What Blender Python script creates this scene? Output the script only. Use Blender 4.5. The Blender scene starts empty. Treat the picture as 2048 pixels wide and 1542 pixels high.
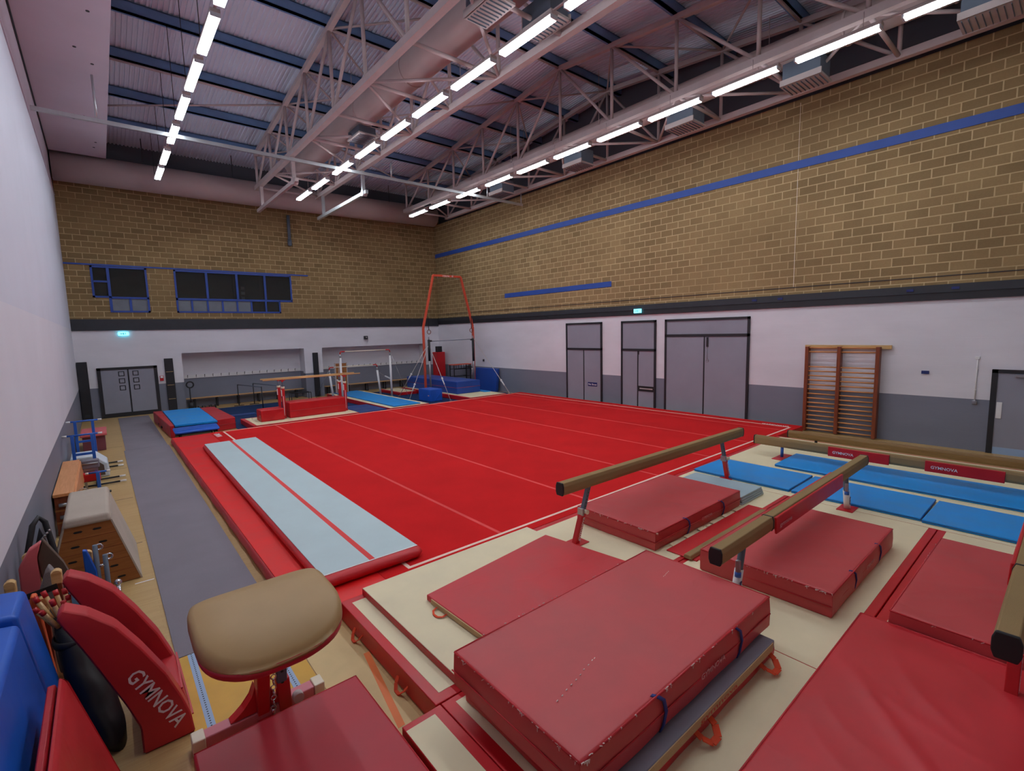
import bpy, bmesh, math, random
from mathutils import Vector, Matrix
random.seed(7)
SC = bpy.context.scene
COL = SC.collection
PI = math.pi

# ------------------------------------------------------------------ materials
def lin(c):
    out = []
    for v in c:
        v = v / 255.0
        out.append(v / 12.92 if v <= 0.04045 else ((v + 0.055) / 1.055) ** 2.4)
    return (out[0], out[1], out[2], 1.0)

class NT:
    def __init__(s, name):
        s.m = bpy.data.materials.new(name); s.m.use_nodes = True
        s.t = s.m.node_tree; s.n = s.t.nodes; s.l = s.t.links
        s.b = s.n['Principled BSDF']
    def new(s, typ, **kw):
        x = s.n.new(typ)
        for k, v in kw.items(): setattr(x, k, v)
        return x
    def pos(s, sx=1, sy=1, sz=1, obj=False):
        if obj: g = s.new('ShaderNodeTexCoord').outputs['Object']
        else: g = s.new('ShaderNodeNewGeometry').outputs['Position']
        if (sx, sy, sz) == (1, 1, 1): return g
        mp = s.new('ShaderNodeMapping'); mp.inputs['Scale'].default_value = (sx, sy, sz)
        s.l.new(g, mp.inputs['Vector']); return mp.outputs[0]
    def noise(s, vec, scale, detail=4, rough=.55, dist=0):
        n = s.new('ShaderNodeTexNoise'); n.inputs['Scale'].default_value = scale
        n.inputs['Detail'].default_value = detail; n.inputs['Roughness'].default_value = rough
        n.inputs['Distortion'].default_value = dist
        if vec is not None: s.l.new(vec, n.inputs['Vector'])
        return n.outputs['Fac']
    def ramp(s, fac, stops):
        r = s.new('ShaderNodeValToRGB'); e = r.color_ramp.elements
        while len(e) < len(stops): e.new(.5)
        for k, (p, c) in enumerate(stops):
            e[k].position = p; e[k].color = c if len(c) == 4 else lin(c)
        s.l.new(fac, r.inputs[0]); return r.outputs[0]
    def mix(s, fac, a, b, mode='MIX'):
        x = s.new('ShaderNodeMix', data_type='RGBA', blend_type=mode)
        for sock, v in ((x.inputs[0], fac), (x.inputs[6], a), (x.inputs[7], b)):
            if hasattr(v, 'links'): s.l.new(v, sock)
            else: sock.default_value = v
        return x.outputs[2]
    def math(s, op, a, b=None, c=None):
        x = s.new('ShaderNodeMath', operation=op)
        for k, v in enumerate((a, b, c)):
            if v is None: continue
            if hasattr(v, 'links'): s.l.new(v, x.inputs[k])
            else: x.inputs[k].default_value = v
        return x.outputs[0]
    def bump(s, h, strength=.3, dist=.01, prev=None):
        b = s.new('ShaderNodeBump'); b.inputs['Strength'].default_value = strength
        b.inputs['Distance'].default_value = dist
        s.l.new(h, b.inputs['Height'])
        if prev is not None: s.l.new(prev, b.inputs['Normal'])
        s.l.new(b.outputs[0], s.b.inputs['Normal']); return b.outputs[0]
    def fin(s, col, rough=.5, metal=0, spec=.5):
        if hasattr(col, 'links'): s.l.new(col, s.b.inputs['Base Color'])
        else: s.b.inputs['Base Color'].default_value = col
        if hasattr(rough, 'links'): s.l.new(rough, s.b.inputs['Roughness'])
        else: s.b.inputs['Roughness'].default_value = rough
        s.b.inputs['Metallic'].default_value = metal
        s.b.inputs['Specular IOR Level'].default_value = spec
        return s.m

def scale_c(c, k):
    return (min(1, c[0] * k), min(1, c[1] * k), min(1, c[2] * k), 1)

def m_plain(name, c, rough=.5, metal=0, spec=.5, var=.10, nscale=3.0):
    s = NT(name); c = lin(c)
    n = s.noise(s.pos(obj=True), nscale, 5)
    col = s.ramp(n, [(.3, scale_c(c, 1 - var)), (.7, scale_c(c, 1 + var))])
    return s.fin(col, rough, metal, spec)

def m_vinyl(name, c, rough=.42, wr=.5, dirt=.10):
    s = NT(name); c = lin(c)
    p = s.pos(obj=True)
    n = s.noise(p, 2.2, 5)
    col = s.ramp(n, [(.3, scale_c(c, 1 - dirt)), (.7, scale_c(c, 1 + dirt))])
    # creases in the cover: two stretched, distorted noises
    w = s.noise(s.pos(1.0, 2.4, 1.3, obj=True), .75, 2, .45, .7)
    ridge = s.math('ABSOLUTE', s.math('SUBTRACT', w, .5))
    ridge = s.math('SMOOTH_MIN', ridge, .035, .03)
    mask = s.ramp(s.noise(p, .9, 2), [(.45, (0, 0, 0, 1)), (.62, (1, 1, 1, 1))])
    soft = s.noise(s.pos(1, 1.6, 1, obj=True), 2.6, 2)
    f = s.noise(p, 60, 2)
    b1 = s.bump(s.math('ADD', s.math('MULTIPLY', s.math('MULTIPLY', ridge, mask), -1.0), s.math('MULTIPLY', soft, .06)), wr * .8, .10)
    s.bump(f, .05, .003, b1)
    r = s.ramp(n, [(.3, (rough - .07,) * 3 + (1,)), (.7, (rough + .08,) * 3 + (1,))])
    return s.fin(col, r, 0, .45)

def m_carpet(name, c, var=.12):
    s = NT(name); c = lin(c); p = s.pos(obj=True)
    n = s.noise(p, 1.1, 6); f = s.noise(p, 260, 2)
    col = s.ramp(n, [(.3, scale_c(c, 1 - var)), (.7, scale_c(c, 1 + var))])
    col = s.mix(.35, col, s.ramp(f, [(.35, scale_c(c, .72)), (.65, scale_c(c, 1.25))]))
    s.bump(f, .4, .004)
    return s.fin(col, .95, 0, .15)

def m_wood(name, c1, c2, rough=.4, sx=1, sy=14, sz=14):
    s = NT(name)
    p = s.pos(sx, sy, sz, obj=True)
    n = s.noise(p, 2.0, 6, .6, .8)
    col = s.ramp(n, [(.3, c1), (.7, c2)])
    s.bump(n, .12, .004)
    return s.fin(col, rough, 0, .4)

def m_brick(name, axis, base, mortar, bw=.45, bh=.225):
    s = NT(name)
    sep = s.new('ShaderNodeSeparateXYZ'); s.l.new(s.pos(), sep.inputs[0])
    cb = s.new('ShaderNodeCombineXYZ')
    s.l.new(sep.outputs[axis], cb.inputs[0]); s.l.new(sep.outputs['Z'], cb.inputs[1])
    br = s.new('ShaderNodeTexBrick'); s.l.new(cb.outputs[0], br.inputs['Vector'])
    br.inputs['Scale'].default_value = 1; br.inputs['Brick Width'].default_value = bw
    br.inputs['Row Height'].default_value = bh; br.inputs['Mortar Size'].default_value = .014
    br.inputs['Mortar Smooth'].default_value = .25; br.inputs['Bias'].default_value = -.1
    b = lin(base)
    br.inputs['Color1'].default_value = scale_c(b, .80); br.inputs['Color2'].default_value = scale_c(b, 1.12)
    br.inputs['Mortar'].default_value = lin(mortar)
    n = s.noise(s.pos(), .45, 4)
    n2 = s.noise(s.pos(), 30, 4)
    # smudged areas where the pointing is stained the colour of the block
    stain = s.ramp(s.noise(s.pos(1, 1, 1.6), .33, 4), [(.47, (0, 0, 0, 1)), (.63, (1, 1, 1, 1))])
    col = s.mix(s.math('MULTIPLY', stain, .5), br.outputs['Color'], b)
    col = s.mix(.8, col, s.ramp(n, [(.35, (.80, .78, .77, 1)), (.68, (1.0, 1.0, 1.0, 1))]), 'MULTIPLY')
    col = s.mix(.35, col, s.ramp(n2, [(.35, (.8, .8, .8, 1)), (.65, (1, 1, 1, 1))]), 'MULTIPLY')
    h = s.math('ADD', s.math('MULTIPLY', br.outputs['Fac'], -.6), s.math('MULTIPLY', n2, .35))
    s.bump(h, .45, .012)
    return s.fin(col, .92, 0, .2)

def m_block(name, axis, c, strength=.22):
    # painted blockwork
    s = NT(name)
    sep = s.new('ShaderNodeSeparateXYZ'); s.l.new(s.pos(), sep.inputs[0])
    cb = s.new('ShaderNodeCombineXYZ')
    s.l.new(sep.outputs[axis], cb.inputs[0]); s.l.new(sep.outputs['Z'], cb.inputs[1])
    br = s.new('ShaderNodeTexBrick'); s.l.new(cb.outputs[0], br.inputs['Vector'])
    br.inputs['Scale'].default_value = 1; br.inputs['Brick Width'].default_value = .45
    br.inputs['Row Height'].default_value = .225; br.inputs['Mortar Size'].default_value = .006
    br.inputs['Mortar Smooth'].default_value = .6
    n = s.noise(s.pos(), 18, 4); c = lin(c)
    n0 = s.noise(s.pos(1, 1, 3), .5, 4)
    col = s.ramp(n0, [(.3, scale_c(c, .94)), (.7, scale_c(c, 1.05))])
    h = s.math('ADD', s.math('MULTIPLY', br.outputs['Fac'], -.5), s.math('MULTIPLY', n, .3))
    s.bump(h, strength, .01)
    return s.fin(col, .62, 0, .35)

def m_emit(name, c, k):
    s = NT(name)
    s.b.inputs['Base Color'].default_value = lin(c)
    s.b.inputs['Emission Color'].default_value = lin(c)
    s.b.inputs['Emission Strength'].default_value = k
    return s.m

def m_glass(name, tint, rough=.02):
    s = NT(name)
    s.b.inputs['Base Color'].default_value = lin(tint)
    s.b.inputs['Transmission Weight'].default_value = .92
    s.b.inputs['Roughness'].default_value = rough
    s.b.inputs['IOR'].default_value = 1.45
    return s.m

def m_floor(name):
    s = NT(name)
    p = s.pos()
    br = s.new('ShaderNodeTexBrick'); s.l.new(p, br.inputs['Vector'])
    br.offset = .5
    br.inputs['Scale'].default_value = 1; br.inputs['Brick Width'].default_value = .5
    br.inputs['Row Height'].default_value = .065; br.inputs['Mortar Size'].default_value = .0012
    br.inputs['Mortar Smooth'].default_value = .3
    br.inputs['Color1'].default_value = lin((196, 164, 108)); br.inputs['Color2'].default_value = lin((184, 150, 96))
    br.inputs['Mortar'].default_value = lin((150, 118, 74))
    g = s.noise(s.pos(1.5, 18, 1), 2.5, 5)
    col = s.mix(.5, br.outputs['Color'], s.ramp(g, [(.3, (188, 152, 95)), (.7, (204, 174, 120))]))
    n = s.noise(p, .7, 4)
    col = s.mix(.6, col, s.ramp(n, [(.3, (.82, .8, .78, 1)), (.7, (1, 1, 1, 1))]), 'MULTIPLY')
    return s.fin(col, .42, 0, .45)

MAT = {}
def mats():
    M = MAT
    M['floor'] = m_floor('gym_floor')
    M['brickR'] = m_brick('yellow_block_wall_right', 'Y', (160, 136, 96), (208, 185, 140))
    M['brickB'] = m_brick('yellow_block_wall_back', 'X', (152, 129, 90), (200, 177, 132))
    for ax, k in (('Y', 'R'), ('X', 'B')):
        M['white' + k] = m_block('white_paint_' + k.lower(), ax, (222, 221, 227))
        M['grey' + k] = m_block('grey_paint_' + k.lower(), ax, (124, 128, 142))
        M['dark' + k] = m_block('dark_cladding_' + k.lower(), ax, (88, 90, 98))
    M['whiteL'] = m_plain('white_paint_smooth', (220, 221, 230), .7, var=.03, nscale=.6)
    M['greyL'] = m_plain('grey_paint_smooth', (124, 128, 142), .6, var=.04, nscale=.8)
    M['soffit'] = m_plain('soffit_board', (196, 184, 196), .8, var=.05, nscale=.5)
    M['deck'] = m_plain('roof_deck_paint', (214, 222, 236), .75, var=.04, nscale=.6)
    M['purlin'] = m_plain('purlin_blue_grey', (104, 140, 182), .55, var=.08)
    M['steel'] = m_plain('pink_grey_steel_paint', (196, 180, 178), .5, var=.06)
    M['duct'] = m_plain('duct_paint', (190, 172, 168), .6, var=.06, nscale=.8)
    M['galv'] = m_plain('galvanised_steel', (205, 212, 214), .35, .6, var=.06)
    M['silver'] = m_plain('bare_metal', (170, 172, 175), .3, .85, var=.06)
    M['chrome'] = m_plain('chrome', (200, 202, 205), .18, .95, var=.04)
    M['black'] = m_plain('black_paint', (34, 35, 40), .5, var=.12)
    M['blackrub'] = m_plain('black_rubber', (24, 24, 27), .6, var=.15)
    M['charcoal'] = m_plain('charcoal_board', (44, 48, 54), .55, var=.1)
    M['doorgrey'] = m_plain('door_grey', (146, 148, 160), .5, var=.05, nscale=1.2)
    M['blueframe'] = m_plain('blue_frame_paint', (36, 72, 156), .45, var=.06)
    M['blueband'] = m_plain('blue_band_paint', (40, 78, 160), .55, var=.06)
    M['bluesteel'] = m_plain('blue_steel_paint', (40, 96, 186), .35, var=.06)
    M['white'] = m_plain('white_plastic', (228, 228, 228), .4, var=.03)
    M['cream_pl'] = m_plain('cream_plastic', (226, 216, 190), .45, var=.05)
    M['lamp'] = m_emit('lamp_tube', (240, 246, 255), 46.0)
    M['lampside'] = m_emit('lamp_side_lens', (240, 246, 255), 9.0)
    M['exit'] = m_emit('exit_sign_light', (110, 226, 246), 3.0)
    M['pane'] = m_glass('window_glass', (150, 158, 160))
    M['obscure'] = m_plain('obscure_glass', (116, 124, 132), .25, var=.08)
    M['voidroom'] = m_plain('gallery_room_paint', (112, 112, 108), .8)
    M['redcarpet'] = m_carpet('red_floor_carpet', (206, 30, 32))
    M['redline'] = m_carpet('red_strip_seam', (226, 84, 82))
    M['whiteline'] = m_carpet('white_line_tape', (244, 214, 196), .05)
    M['redvinyl2'] = m_vinyl('collar_red_vinyl', (188, 40, 46), .45, .2)
    M['blue2'] = m_vinyl('light_blue_foam', (110, 170, 220), .5, .1)
    M['brightred'] = m_vinyl('bright_red_vinyl', (226, 26, 24), .45, .12)
    M['redvinyl'] = m_vinyl('red_vinyl', (196, 26, 34), .4, .25)
    M['redside'] = m_vinyl('red_vinyl_side', (188, 34, 42), .42, .5)
    M['crash'] = m_vinyl('maroon_crash_vinyl', (190, 66, 68), .42, .55)
    M['crash2'] = m_vinyl('bright_maroon_vinyl', (196, 42, 50), .42, .5)
    M['maroon'] = m_vinyl('dark_red_vinyl', (180, 38, 52), .45, .12)
    M['cream'] = m_vinyl('cream_landing_cover', (228, 216, 178), .6, .22, .05)
    M['blue'] = m_vinyl('bright_blue_vinyl', (14, 146, 226), .42, .35)
    M['royal'] = m_vinyl('royal_blue_vinyl', (26, 92, 196), .42, .3)
    M['navy'] = m_vinyl('navy_vinyl', (36, 66, 128), .5, .3)
    M['navy2'] = m_vinyl('deep_blue_vinyl', (32, 74, 160), .45, .3)
    M['beamwood'] = m_wood('brown_beam_wood', (124, 94, 52), (146, 112, 66), .5)
    M['navycarpet'] = m_carpet('navy_carpet', (36, 58, 96))
    M['greycarpet'] = m_carpet('grey_carpet_runner', (132, 126, 134), .08)
    M['greymat'] = m_vinyl('grey_blue_folding_mat', (160, 182, 190), .5, .2)
    M['greymat2'] = m_vinyl('grey_mat', (124, 122, 134), .5, .15)
    M['airtop'] = m_vinyl('air_track_top', (186, 206, 208), .55, .06, .04)
    M['suede'] = m_carpet('tan_beam_suede', (150, 126, 88))
    M['vaulttop'] = m_plain('tan_vault_leather', (170, 138, 90), .5, var=.07, nscale=2)
    M['velcro'] = m_carpet('beige_velcro', (192, 164, 122))
    M['suedecap'] = m_carpet('grey_suede', (182, 170, 156))
    M['redsteel'] = m_plain('red_steel_paint', (196, 36, 40), .4, var=.06)
    M['orangesteel'] = m_plain('orange_red_steel_paint', (214, 84, 58), .45, var=.08)
    M['pinksteel'] = m_plain('faded_red_base_paint', (206, 120, 130), .5, var=.08)
    M['wood'] = m_wood('light_wood', (196, 152, 92), (226, 190, 132), .35)
    M['woodY'] = m_wood('light_wood_y', (196, 152, 92), (222, 186, 128), .35, 14, 1, 14)
    M['wooddark'] = m_wood('dark_red_wood', (110, 52, 30), (146, 76, 46), .4, 14, 14, 1)
    M['woodmid'] = m_wood('brown_ply', (142, 88, 44), (170, 110, 60), .45)
    M['woodorange'] = m_wood('orange_bench_wood', (206, 138, 84), (224, 160, 108), .4, 14, 1, 14)
    M['woodrail'] = m_wood('bench_seat_wood', (186, 142, 92), (208, 166, 114), .4)
    M['rung'] = m_wood('rung_wood', (196, 130, 76), (216, 156, 100), .4, 14, 1, 14)
    M['orange'] = m_vinyl('orange_webbing', (216, 70, 28), .7, .1)
    M['orangev'] = m_vinyl('orange_vinyl', (222, 96, 44), .5, .1)
    M['navyweb'] = m_plain('navy_webbing', (36, 44, 112), .7)
    M['logo'] = m_plain('white_print', (236, 232, 230), .6, var=.02)
    M['logored'] = m_plain('red_print', (196, 70, 44), .6, var=.02)
    M['logopink'] = m_plain('faded_print', (214, 160, 158), .6, var=.02)
    M['stitch'] = m_plain('frayed_white_thread', (226, 208, 200), .9)
    M['signblue'] = m_plain('navy_sign', (28, 42, 104), .4)
    M['tape'] = m_plain('pale_blue_tape', (150, 176, 206), .5, var=.03)
    M['yellow'] = m_plain('yellow_runway_board', (206, 158, 40), .45, var=.08)
    M['paleply'] = m_plain('pale_ply', (206, 178, 122), .5, var=.07)
    M['orangeline'] = m_plain('orange_court_line', (228, 120, 52), .5, var=.05)
    M['felt'] = m_carpet('grey_felt', (134, 128, 128))
    M['darkboard'] = m_plain('brown_board_back', (92, 76, 64), .8, var=.1)
    M['sack'] = m_vinyl('black_bag_vinyl', (26, 24, 26), .45, .6)
    M['pinkpad'] = m_vinyl('faded_red_pad', (206, 96, 100), .5, .2)
    M['mauve'] = m_plain('mauve_panel', (120, 60, 72), .6, var=.08)
    M['offwhite'] = m_vinyl('off_white_vinyl', (206, 216, 222), .5, .08, .05)
    M['vent'] = m_plain('grille_grey', (96, 108, 122), .6, var=.06)
    M['ventlip'] = m_plain('grille_lip', (190, 180, 176), .5, var=.04)

# ------------------------------------------------------------------ mesh helper
class MB:
    def __init__(s):
        s.bm = bmesh.new(); s.mi = 0
    def _f(s, vs, smooth=False):
        try:
            f = s.bm.faces.new(vs); f.material_index = s.mi; f.smooth = smooth; return f
        except ValueError: return None
    def quad(s, a, b, c, d): return s._f([s.bm.verts.new(p) for p in (a, b, c, d)])
    def poly(s, pts): return s._f([s.bm.verts.new(p) for p in pts])
    def hexa(s, p, bev=0, seg=2):
        # p: 8 points, bottom ring ccw then top ring ccw
        v = [s.bm.verts.new(q) for q in p]
        fs = [s._f([v[3], v[2], v[1], v[0]]), s._f([v[4], v[5], v[6], v[7]])]
        for k in range(4):
            fs.append(s._f([v[k], v[(k + 1) % 4], v[4 + (k + 1) % 4], v[4 + k]]))
        if bev:
            es = list({e for f in fs for e in f.edges})
            r = bmesh.ops.bevel(s.bm, geom=es, offset=bev, segments=seg, affect='EDGES', profile=.5)
            for f in r['faces']: f.smooth = True; f.material_index = s.mi
        return s
    def box(s, x0, y0, z0, x1, y1, z1, bev=0, seg=2):
        x0, x1 = min(x0, x1), max(x0, x1); y0, y1 = min(y0, y1), max(y0, y1); z0, z1 = min(z0, z1), max(z0, z1)
        return s.hexa([(x0, y0, z0), (x1, y0, z0), (x1, y1, z0), (x0, y1, z0), (x0, y0, z1), (x1, y0, z1), (x1, y1, z1), (x0, y1, z1)], bev, seg)
    def frame(s, d):
        d = Vector(d).normalized()
        up = Vector((0, 0, 1)) if abs(d.z) < .95 else Vector((0, 1, 0))
        a = up.cross(d).normalized(); b = d.cross(a).normalized(); return a, b
    def bar(s, p, q, w, h=None, bev=0, seg=2):
        # rectangular bar from p to q, w sideways, h upwards
        h = h or w; p = Vector(p); q = Vector(q); a, b = s.frame(q - p)
        a = a * w / 2; b = b * h / 2
        r = [-a - b, a - b, a + b, -a + b]
        return s.hexa([p + k for k in r][::-1] + [q + k for k in r][::-1], bev, seg)
    def tube(s, p, q, r, n=12, r2=None, cap=True):
        p = Vector(p); q = Vector(q); a, b = s.frame(q - p); r2 = r if r2 is None else r2
        A = [s.bm.verts.new(p + (a * math.cos(t) + b * math.sin(t)) * r) for t in [2 * PI * k / n for k in range(n)]]
        B = [s.bm.verts.new(q + (a * math.cos(t) + b * math.sin(t)) * r2) for t in [2 * PI * k / n for k in range(n)]]
        for k in range(n): s._f([A[k], A[(k + 1) % n], B[(k + 1) % n], B[k]], True)
        if cap: s._f(A[::-1]); s._f(B)
        return s
    def path(s, pts, r, n=10, cap=True):
        pts = [Vector(p) for p in pts]; rings = []
        for i, p in enumerate(pts):
            d = (pts[min(i + 1, len(pts) - 1)] - pts[max(i - 1, 0)])
            a, b = s.frame(d)
            if rings:
                a = (pa - d.normalized() * pa.dot(d.normalized())).normalized(); b = d.normalized().cross(a)
            pa = a
            rings.append([s.bm.verts.new(p + (a * math.cos(t) + b * math.sin(t)) * r) for t in [2 * PI * k / n for k in range(n)]])
        for A, B in zip(rings, rings[1:]):
            for k in range(n): s._f([A[k], A[(k + 1) % n], B[(k + 1) % n], B[k]], True)
        if cap: s._f(rings[0][::-1]); s._f(rings[-1])
        return s
    def ring(s, c, r, rt, axis='Y', n=24, m=8):
        c = Vector(c); ax = {'X': (Vector((0, 1, 0)), Vector((0, 0, 1)), Vector((1, 0, 0))), 'Y': (Vector((1, 0, 0)), Vector((0, 0, 1)), Vector((0, 1, 0))), 'Z': (Vector((1, 0, 0)), Vector((0, 1, 0)), Vector((0, 0, 1)))}[axis]
        R = []
        for k in range(n):
            t = 2 * PI * k / n; o = ax[0] * math.cos(t) + ax[1] * math.sin(t)
            R.append([s.bm.verts.new(c + o * (r + rt * math.cos(u)) + ax[2] * rt * math.sin(u)) for u in [2 * PI * j / m for j in range(m)]])
        for k in range(n):
            A, B = R[k], R[(k + 1) % n]
            for j in range(m): s._f([A[j], A[(j + 1) % m], B[(j + 1) % m], B[j]], True)
        return s
    def ball(s, c, r, n=12, m=8, sx=1, sy=1, sz=1):
        c = Vector(c); top = s.bm.verts.new(c + Vector((0, 0, r * sz))); bot = s.bm.verts.new(c - Vector((0, 0, r * sz)))
        R = []
        for j in range(1, m):
            t = PI * j / m
            R.append([s.bm.verts.new(c + Vector((sx * r * math.sin(t) * math.cos(u), sy * r * math.sin(t) * math.sin(u), sz * r * math.cos(t)))) for u in [2 * PI * k / n for k in range(n)]])
        for k in range(n):
            s._f([top, R[0][k], R[0][(k + 1) % n]], True); s._f([bot, R[-1][(k + 1) % n], R[-1][k]], True)
        for A, B in zip(R, R[1:]):
            for k in range(n): s._f([A[k], B[k], B[(k + 1) % n], A[(k + 1) % n]], True)
        return s
    def prism(s, pts2, axis, a0, a1, bev=0, seg=2):
        # extrude a 2-D outline along an axis; pts2 are the two other coordinates in order
        def P(u, v, t): return {'X': (t, u, v), 'Y': (u, t, v), 'Z': (u, v, t)}[axis]
        A = [s.bm.verts.new(P(u, v, a0)) for u, v in pts2]; B = [s.bm.verts.new(P(u, v, a1)) for u, v in pts2]
        n = len(pts2); fs = [s._f(A), s._f(B[::-1])]
        for k in range(n): fs.append(s._f([A[k], B[k], B[(k + 1) % n], A[(k + 1) % n]]))
        if bev:
            es = list({e for f in fs if f for e in f.edges})
            r = bmesh.ops.bevel(s.bm, geom=es, offset=bev, segments=seg, affect='EDGES', profile=.5)
            for f in r['faces']: f.smooth = True; f.material_index = s.mi
        return s
    def loft(s, rings, cap=True, smooth=True):
        R = [[s.bm.verts.new(p) for p in r] for r in rings]; n = len(R[0])
        for A, B in zip(R, R[1:]):
            for k in range(n): s._f([A[k], A[(k + 1) % n], B[(k + 1) % n], B[k]], smooth)
        if cap: s._f(R[0][::-1], smooth); s._f(R[-1], smooth)
        return s
    def build(s, name, mat, parent=None, off=(0, 0, 0), label=None, soft=False):
        bmesh.ops.recalc_face_normals(s.bm, faces=s.bm.faces)
        o3 = Vector(off)
        if o3.length:
            for v in s.bm.verts: v.co -= o3
        me = bpy.data.meshes.new(name); s.bm.to_mesh(me); s.bm.free()
        for m in (mat if isinstance(mat, (list, tuple)) else [mat]):
            me.materials.append(MAT[m] if isinstance(m, str) else m)
        ob = bpy.data.objects.new(name, me); COL.objects.link(ob)
        if parent is not None: ob.parent = parent
        if label: ob['label'] = label
        if soft:
            w = ob.modifiers.new('wn', 'WEIGHTED_NORMAL'); w.keep_sharp = True
        return ob

def tag(o, label, cat, group=None, kind=None):
    o['label'] = label; o['category'] = cat
    if group: o['group'] = group
    o['kind'] = kind or 'thing'
    return o

class Thing:
    """a top-level thing: an Empty at its base; parts are built in world coordinates and stored relative to it"""
    def __init__(s, name, label, cat, loc=(0, 0, 0), group=None):
        s.o = bpy.data.objects.new(name, None); COL.objects.link(s.o)
        s.o.empty_display_size = .2
        s.loc = Vector(loc); s.o.location = s.loc
        tag(s.o, label, cat, group)
    def part(s, name, mb, mat, parent=None, label=None, soft=False):
        return mb.build(name, mat, parent or s.o, s.loc, label, soft)

def kids(o): return [c for c in o.children]
def dup(root, loc, label, rz=None, group=None):
    r = root.copy(); COL.objects.link(r); r.location = loc
    if rz is not None: r.rotation_euler = (0, 0, rz)
    r['label'] = label
    if group: r['group'] = group
    for ch in kids(root):
        c = ch.copy(); COL.objects.link(c); c.parent = r
        for g in kids(ch):
            d = g.copy(); COL.objects.link(d); d.parent = c
    return r

def struct(name, mb, mat, parent=None, soft=False):
    o = mb.build(name, mat, parent, soft=soft); o['kind'] = 'structure'; return o

def solo(name, mb, mat, label, cat, group=None, soft=False):
    return tag(mb.build(name, mat, soft=soft), label, cat, group)

def text_mb(txt, origin, ux, uy, size, depth=.002, bold=.006, shear=0, width=None):
    """lettering as real mesh: baseline start, right and up directions"""
    cu = bpy.data.curves.new('t', 'FONT'); cu.body = txt; cu.size = size; cu.extrude = depth; cu.offset = bold * size
    cu.shear = shear; cu.resolution_u = 2
    ob = bpy.data.objects.new('t', cu); COL.objects.link(ob)
    dg = bpy.context.evaluated_depsgraph_get(); me = bpy.data.meshes.new_from_object(ob.evaluated_get(dg))
    ux = Vector(ux).normalized(); uy = Vector(uy).normalized(); uz = ux.cross(uy)
    if width:
        xs = [v.co.x for v in me.vertices]; k = width / (max(xs) - min(xs))
    else: k = 1
    mb = MB(); mb.bm.from_mesh(me)
    for v in mb.bm.verts:
        c = v.co.copy(); v.co = Vector(origin) + ux * c.x * k + uy * c.y + uz * (c.z + depth)
    bpy.data.objects.remove(ob); bpy.data.curves.remove(cu); bpy.data.meshes.remove(me)
    return mb

ORD = ['first', 'second', 'third', 'fourth', 'fifth', 'sixth', 'seventh', 'eighth', 'ninth', 'tenth', 'eleventh', 'twelfth', 'thirteenth', 'fourteenth', 'fifteenth', 'sixteenth', 'seventeenth', 'eighteenth', 'nineteenth', 'twentieth']
mats()
# ------------------------------------------------------------------ room dimensions (metres)
XL, XR, YB, YF = -.816, 15.68, 25.41, -1.5
ZG, ZW, ZK, ZBR = 1.235, 3.58, 3.97, 9.4        # grey dado, white, black band, top of brick on the right wall
RIDGE = 12.13
def ZT(y): return 11.86 - .105 * abs(y - RIDGE)  # centre of the trusses' top chords

# ---- floor
mb = MB(); mb.box(XL - .3, YF - .3, -.2, 16.3, 26.3, 0)
struct('floor', mb, 'floor')

# ---- right wall
mb = MB()
for mi, z0, z1, x in ((0, 0, ZG, XR), (1, ZG, ZK, XR), (2, ZK, ZBR, XR), (3, ZBR, 12.6, 16.02)):
    mb.mi = mi; mb.box(x, YF, z0, 16.3, 26.2, z1)
struct('wall_right', mb, ['greyR', 'whiteR', 'brickR', 'darkR'])
# ---- left wall
mb = MB()
for mi, z0, z1, x in ((0, 0, 1.222, XL), (1, 1.222, ZW, XL), (2, ZW, 8.61, XL), (3, 8.61, 12.6, XL - .012)):
    mb.mi = mi; mb.box(XL - .3, YF, z0, x, 26.2, z1)
MAT['whiteL2'] = m_plain('white_paint_upper', (212, 217, 230), .75, var=.03, nscale=.6)
struct('wall_left', mb, ['greyL', 'whiteL', 'whiteL2', 'soffit'])
# ---- front wall, behind the photographer
mb = MB()
for mi, z0, z1 in ((0, 0, ZG), (1, ZG, ZK), (2, ZK, 12.6)):
    mb.mi = mi; mb.box(XL, YF - .3, z0, 16.02, YF, z1)
struct('wall_front', mb, ['greyB', 'whiteB', 'brickB'])
# ---- back wall with two windows and two changing recesses cut through it
xs = [XL, -.06, .5, 1.725, 2.65, 6.84, 7.41, 7.78, 8.67, 14.75, 16.02]
zs = [0, ZG, 2.5, ZW, ZK, 4.24, 4.82, 6.06, 10.0, 12.6]
mb = MB()
for i in range(len(xs) - 1):
    for j in range(len(zs) - 1):
        xm, zm = (xs[i] + xs[i + 1]) / 2, (zs[j] + zs[j + 1]) / 2
        if zm < 2.5 and (2.65 < xm < 7.78 or 8.67 < xm < 14.75): continue
        if 4.82 < zm < 6.06 and (-.06 < xm < 1.725 or 2.65 < xm < 7.41): continue
        if 4.24 < zm < 4.82 and (.5 < xm < 1.725 or 2.65 < xm < 6.84): continue
        mb.mi = 0 if zm < ZG else 1 if zm < ZK else 2 if zm < 10 else 3
        mb.box(xs[i], YB, zs[j], xs[i + 1], YB + .3, zs[j + 1])
for x0, x1 in ((2.65, 7.78), (8.67, 14.75)):
    for z0, z1, mi in ((0, 1.33, 0), (1.33, 2.5, 1)):
        mb.mi = mi; mb.box(x0 - .05, 26.2, z0, x1 + .05, 26.35, z1)
        mb.box(x0 - .05, YB + .3, z0, x0, 26.2, z1); mb.box(x1, YB + .3, z0, x1 + .05, 26.2, z1)
    mb.mi = 1; mb.box(x0 - .05, YB + .3, 2.5, x1 + .05, 26.35, 2.6)
struct('wall_back', mb, ['greyB', 'whiteB', 'brickB', 'darkB'])
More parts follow.
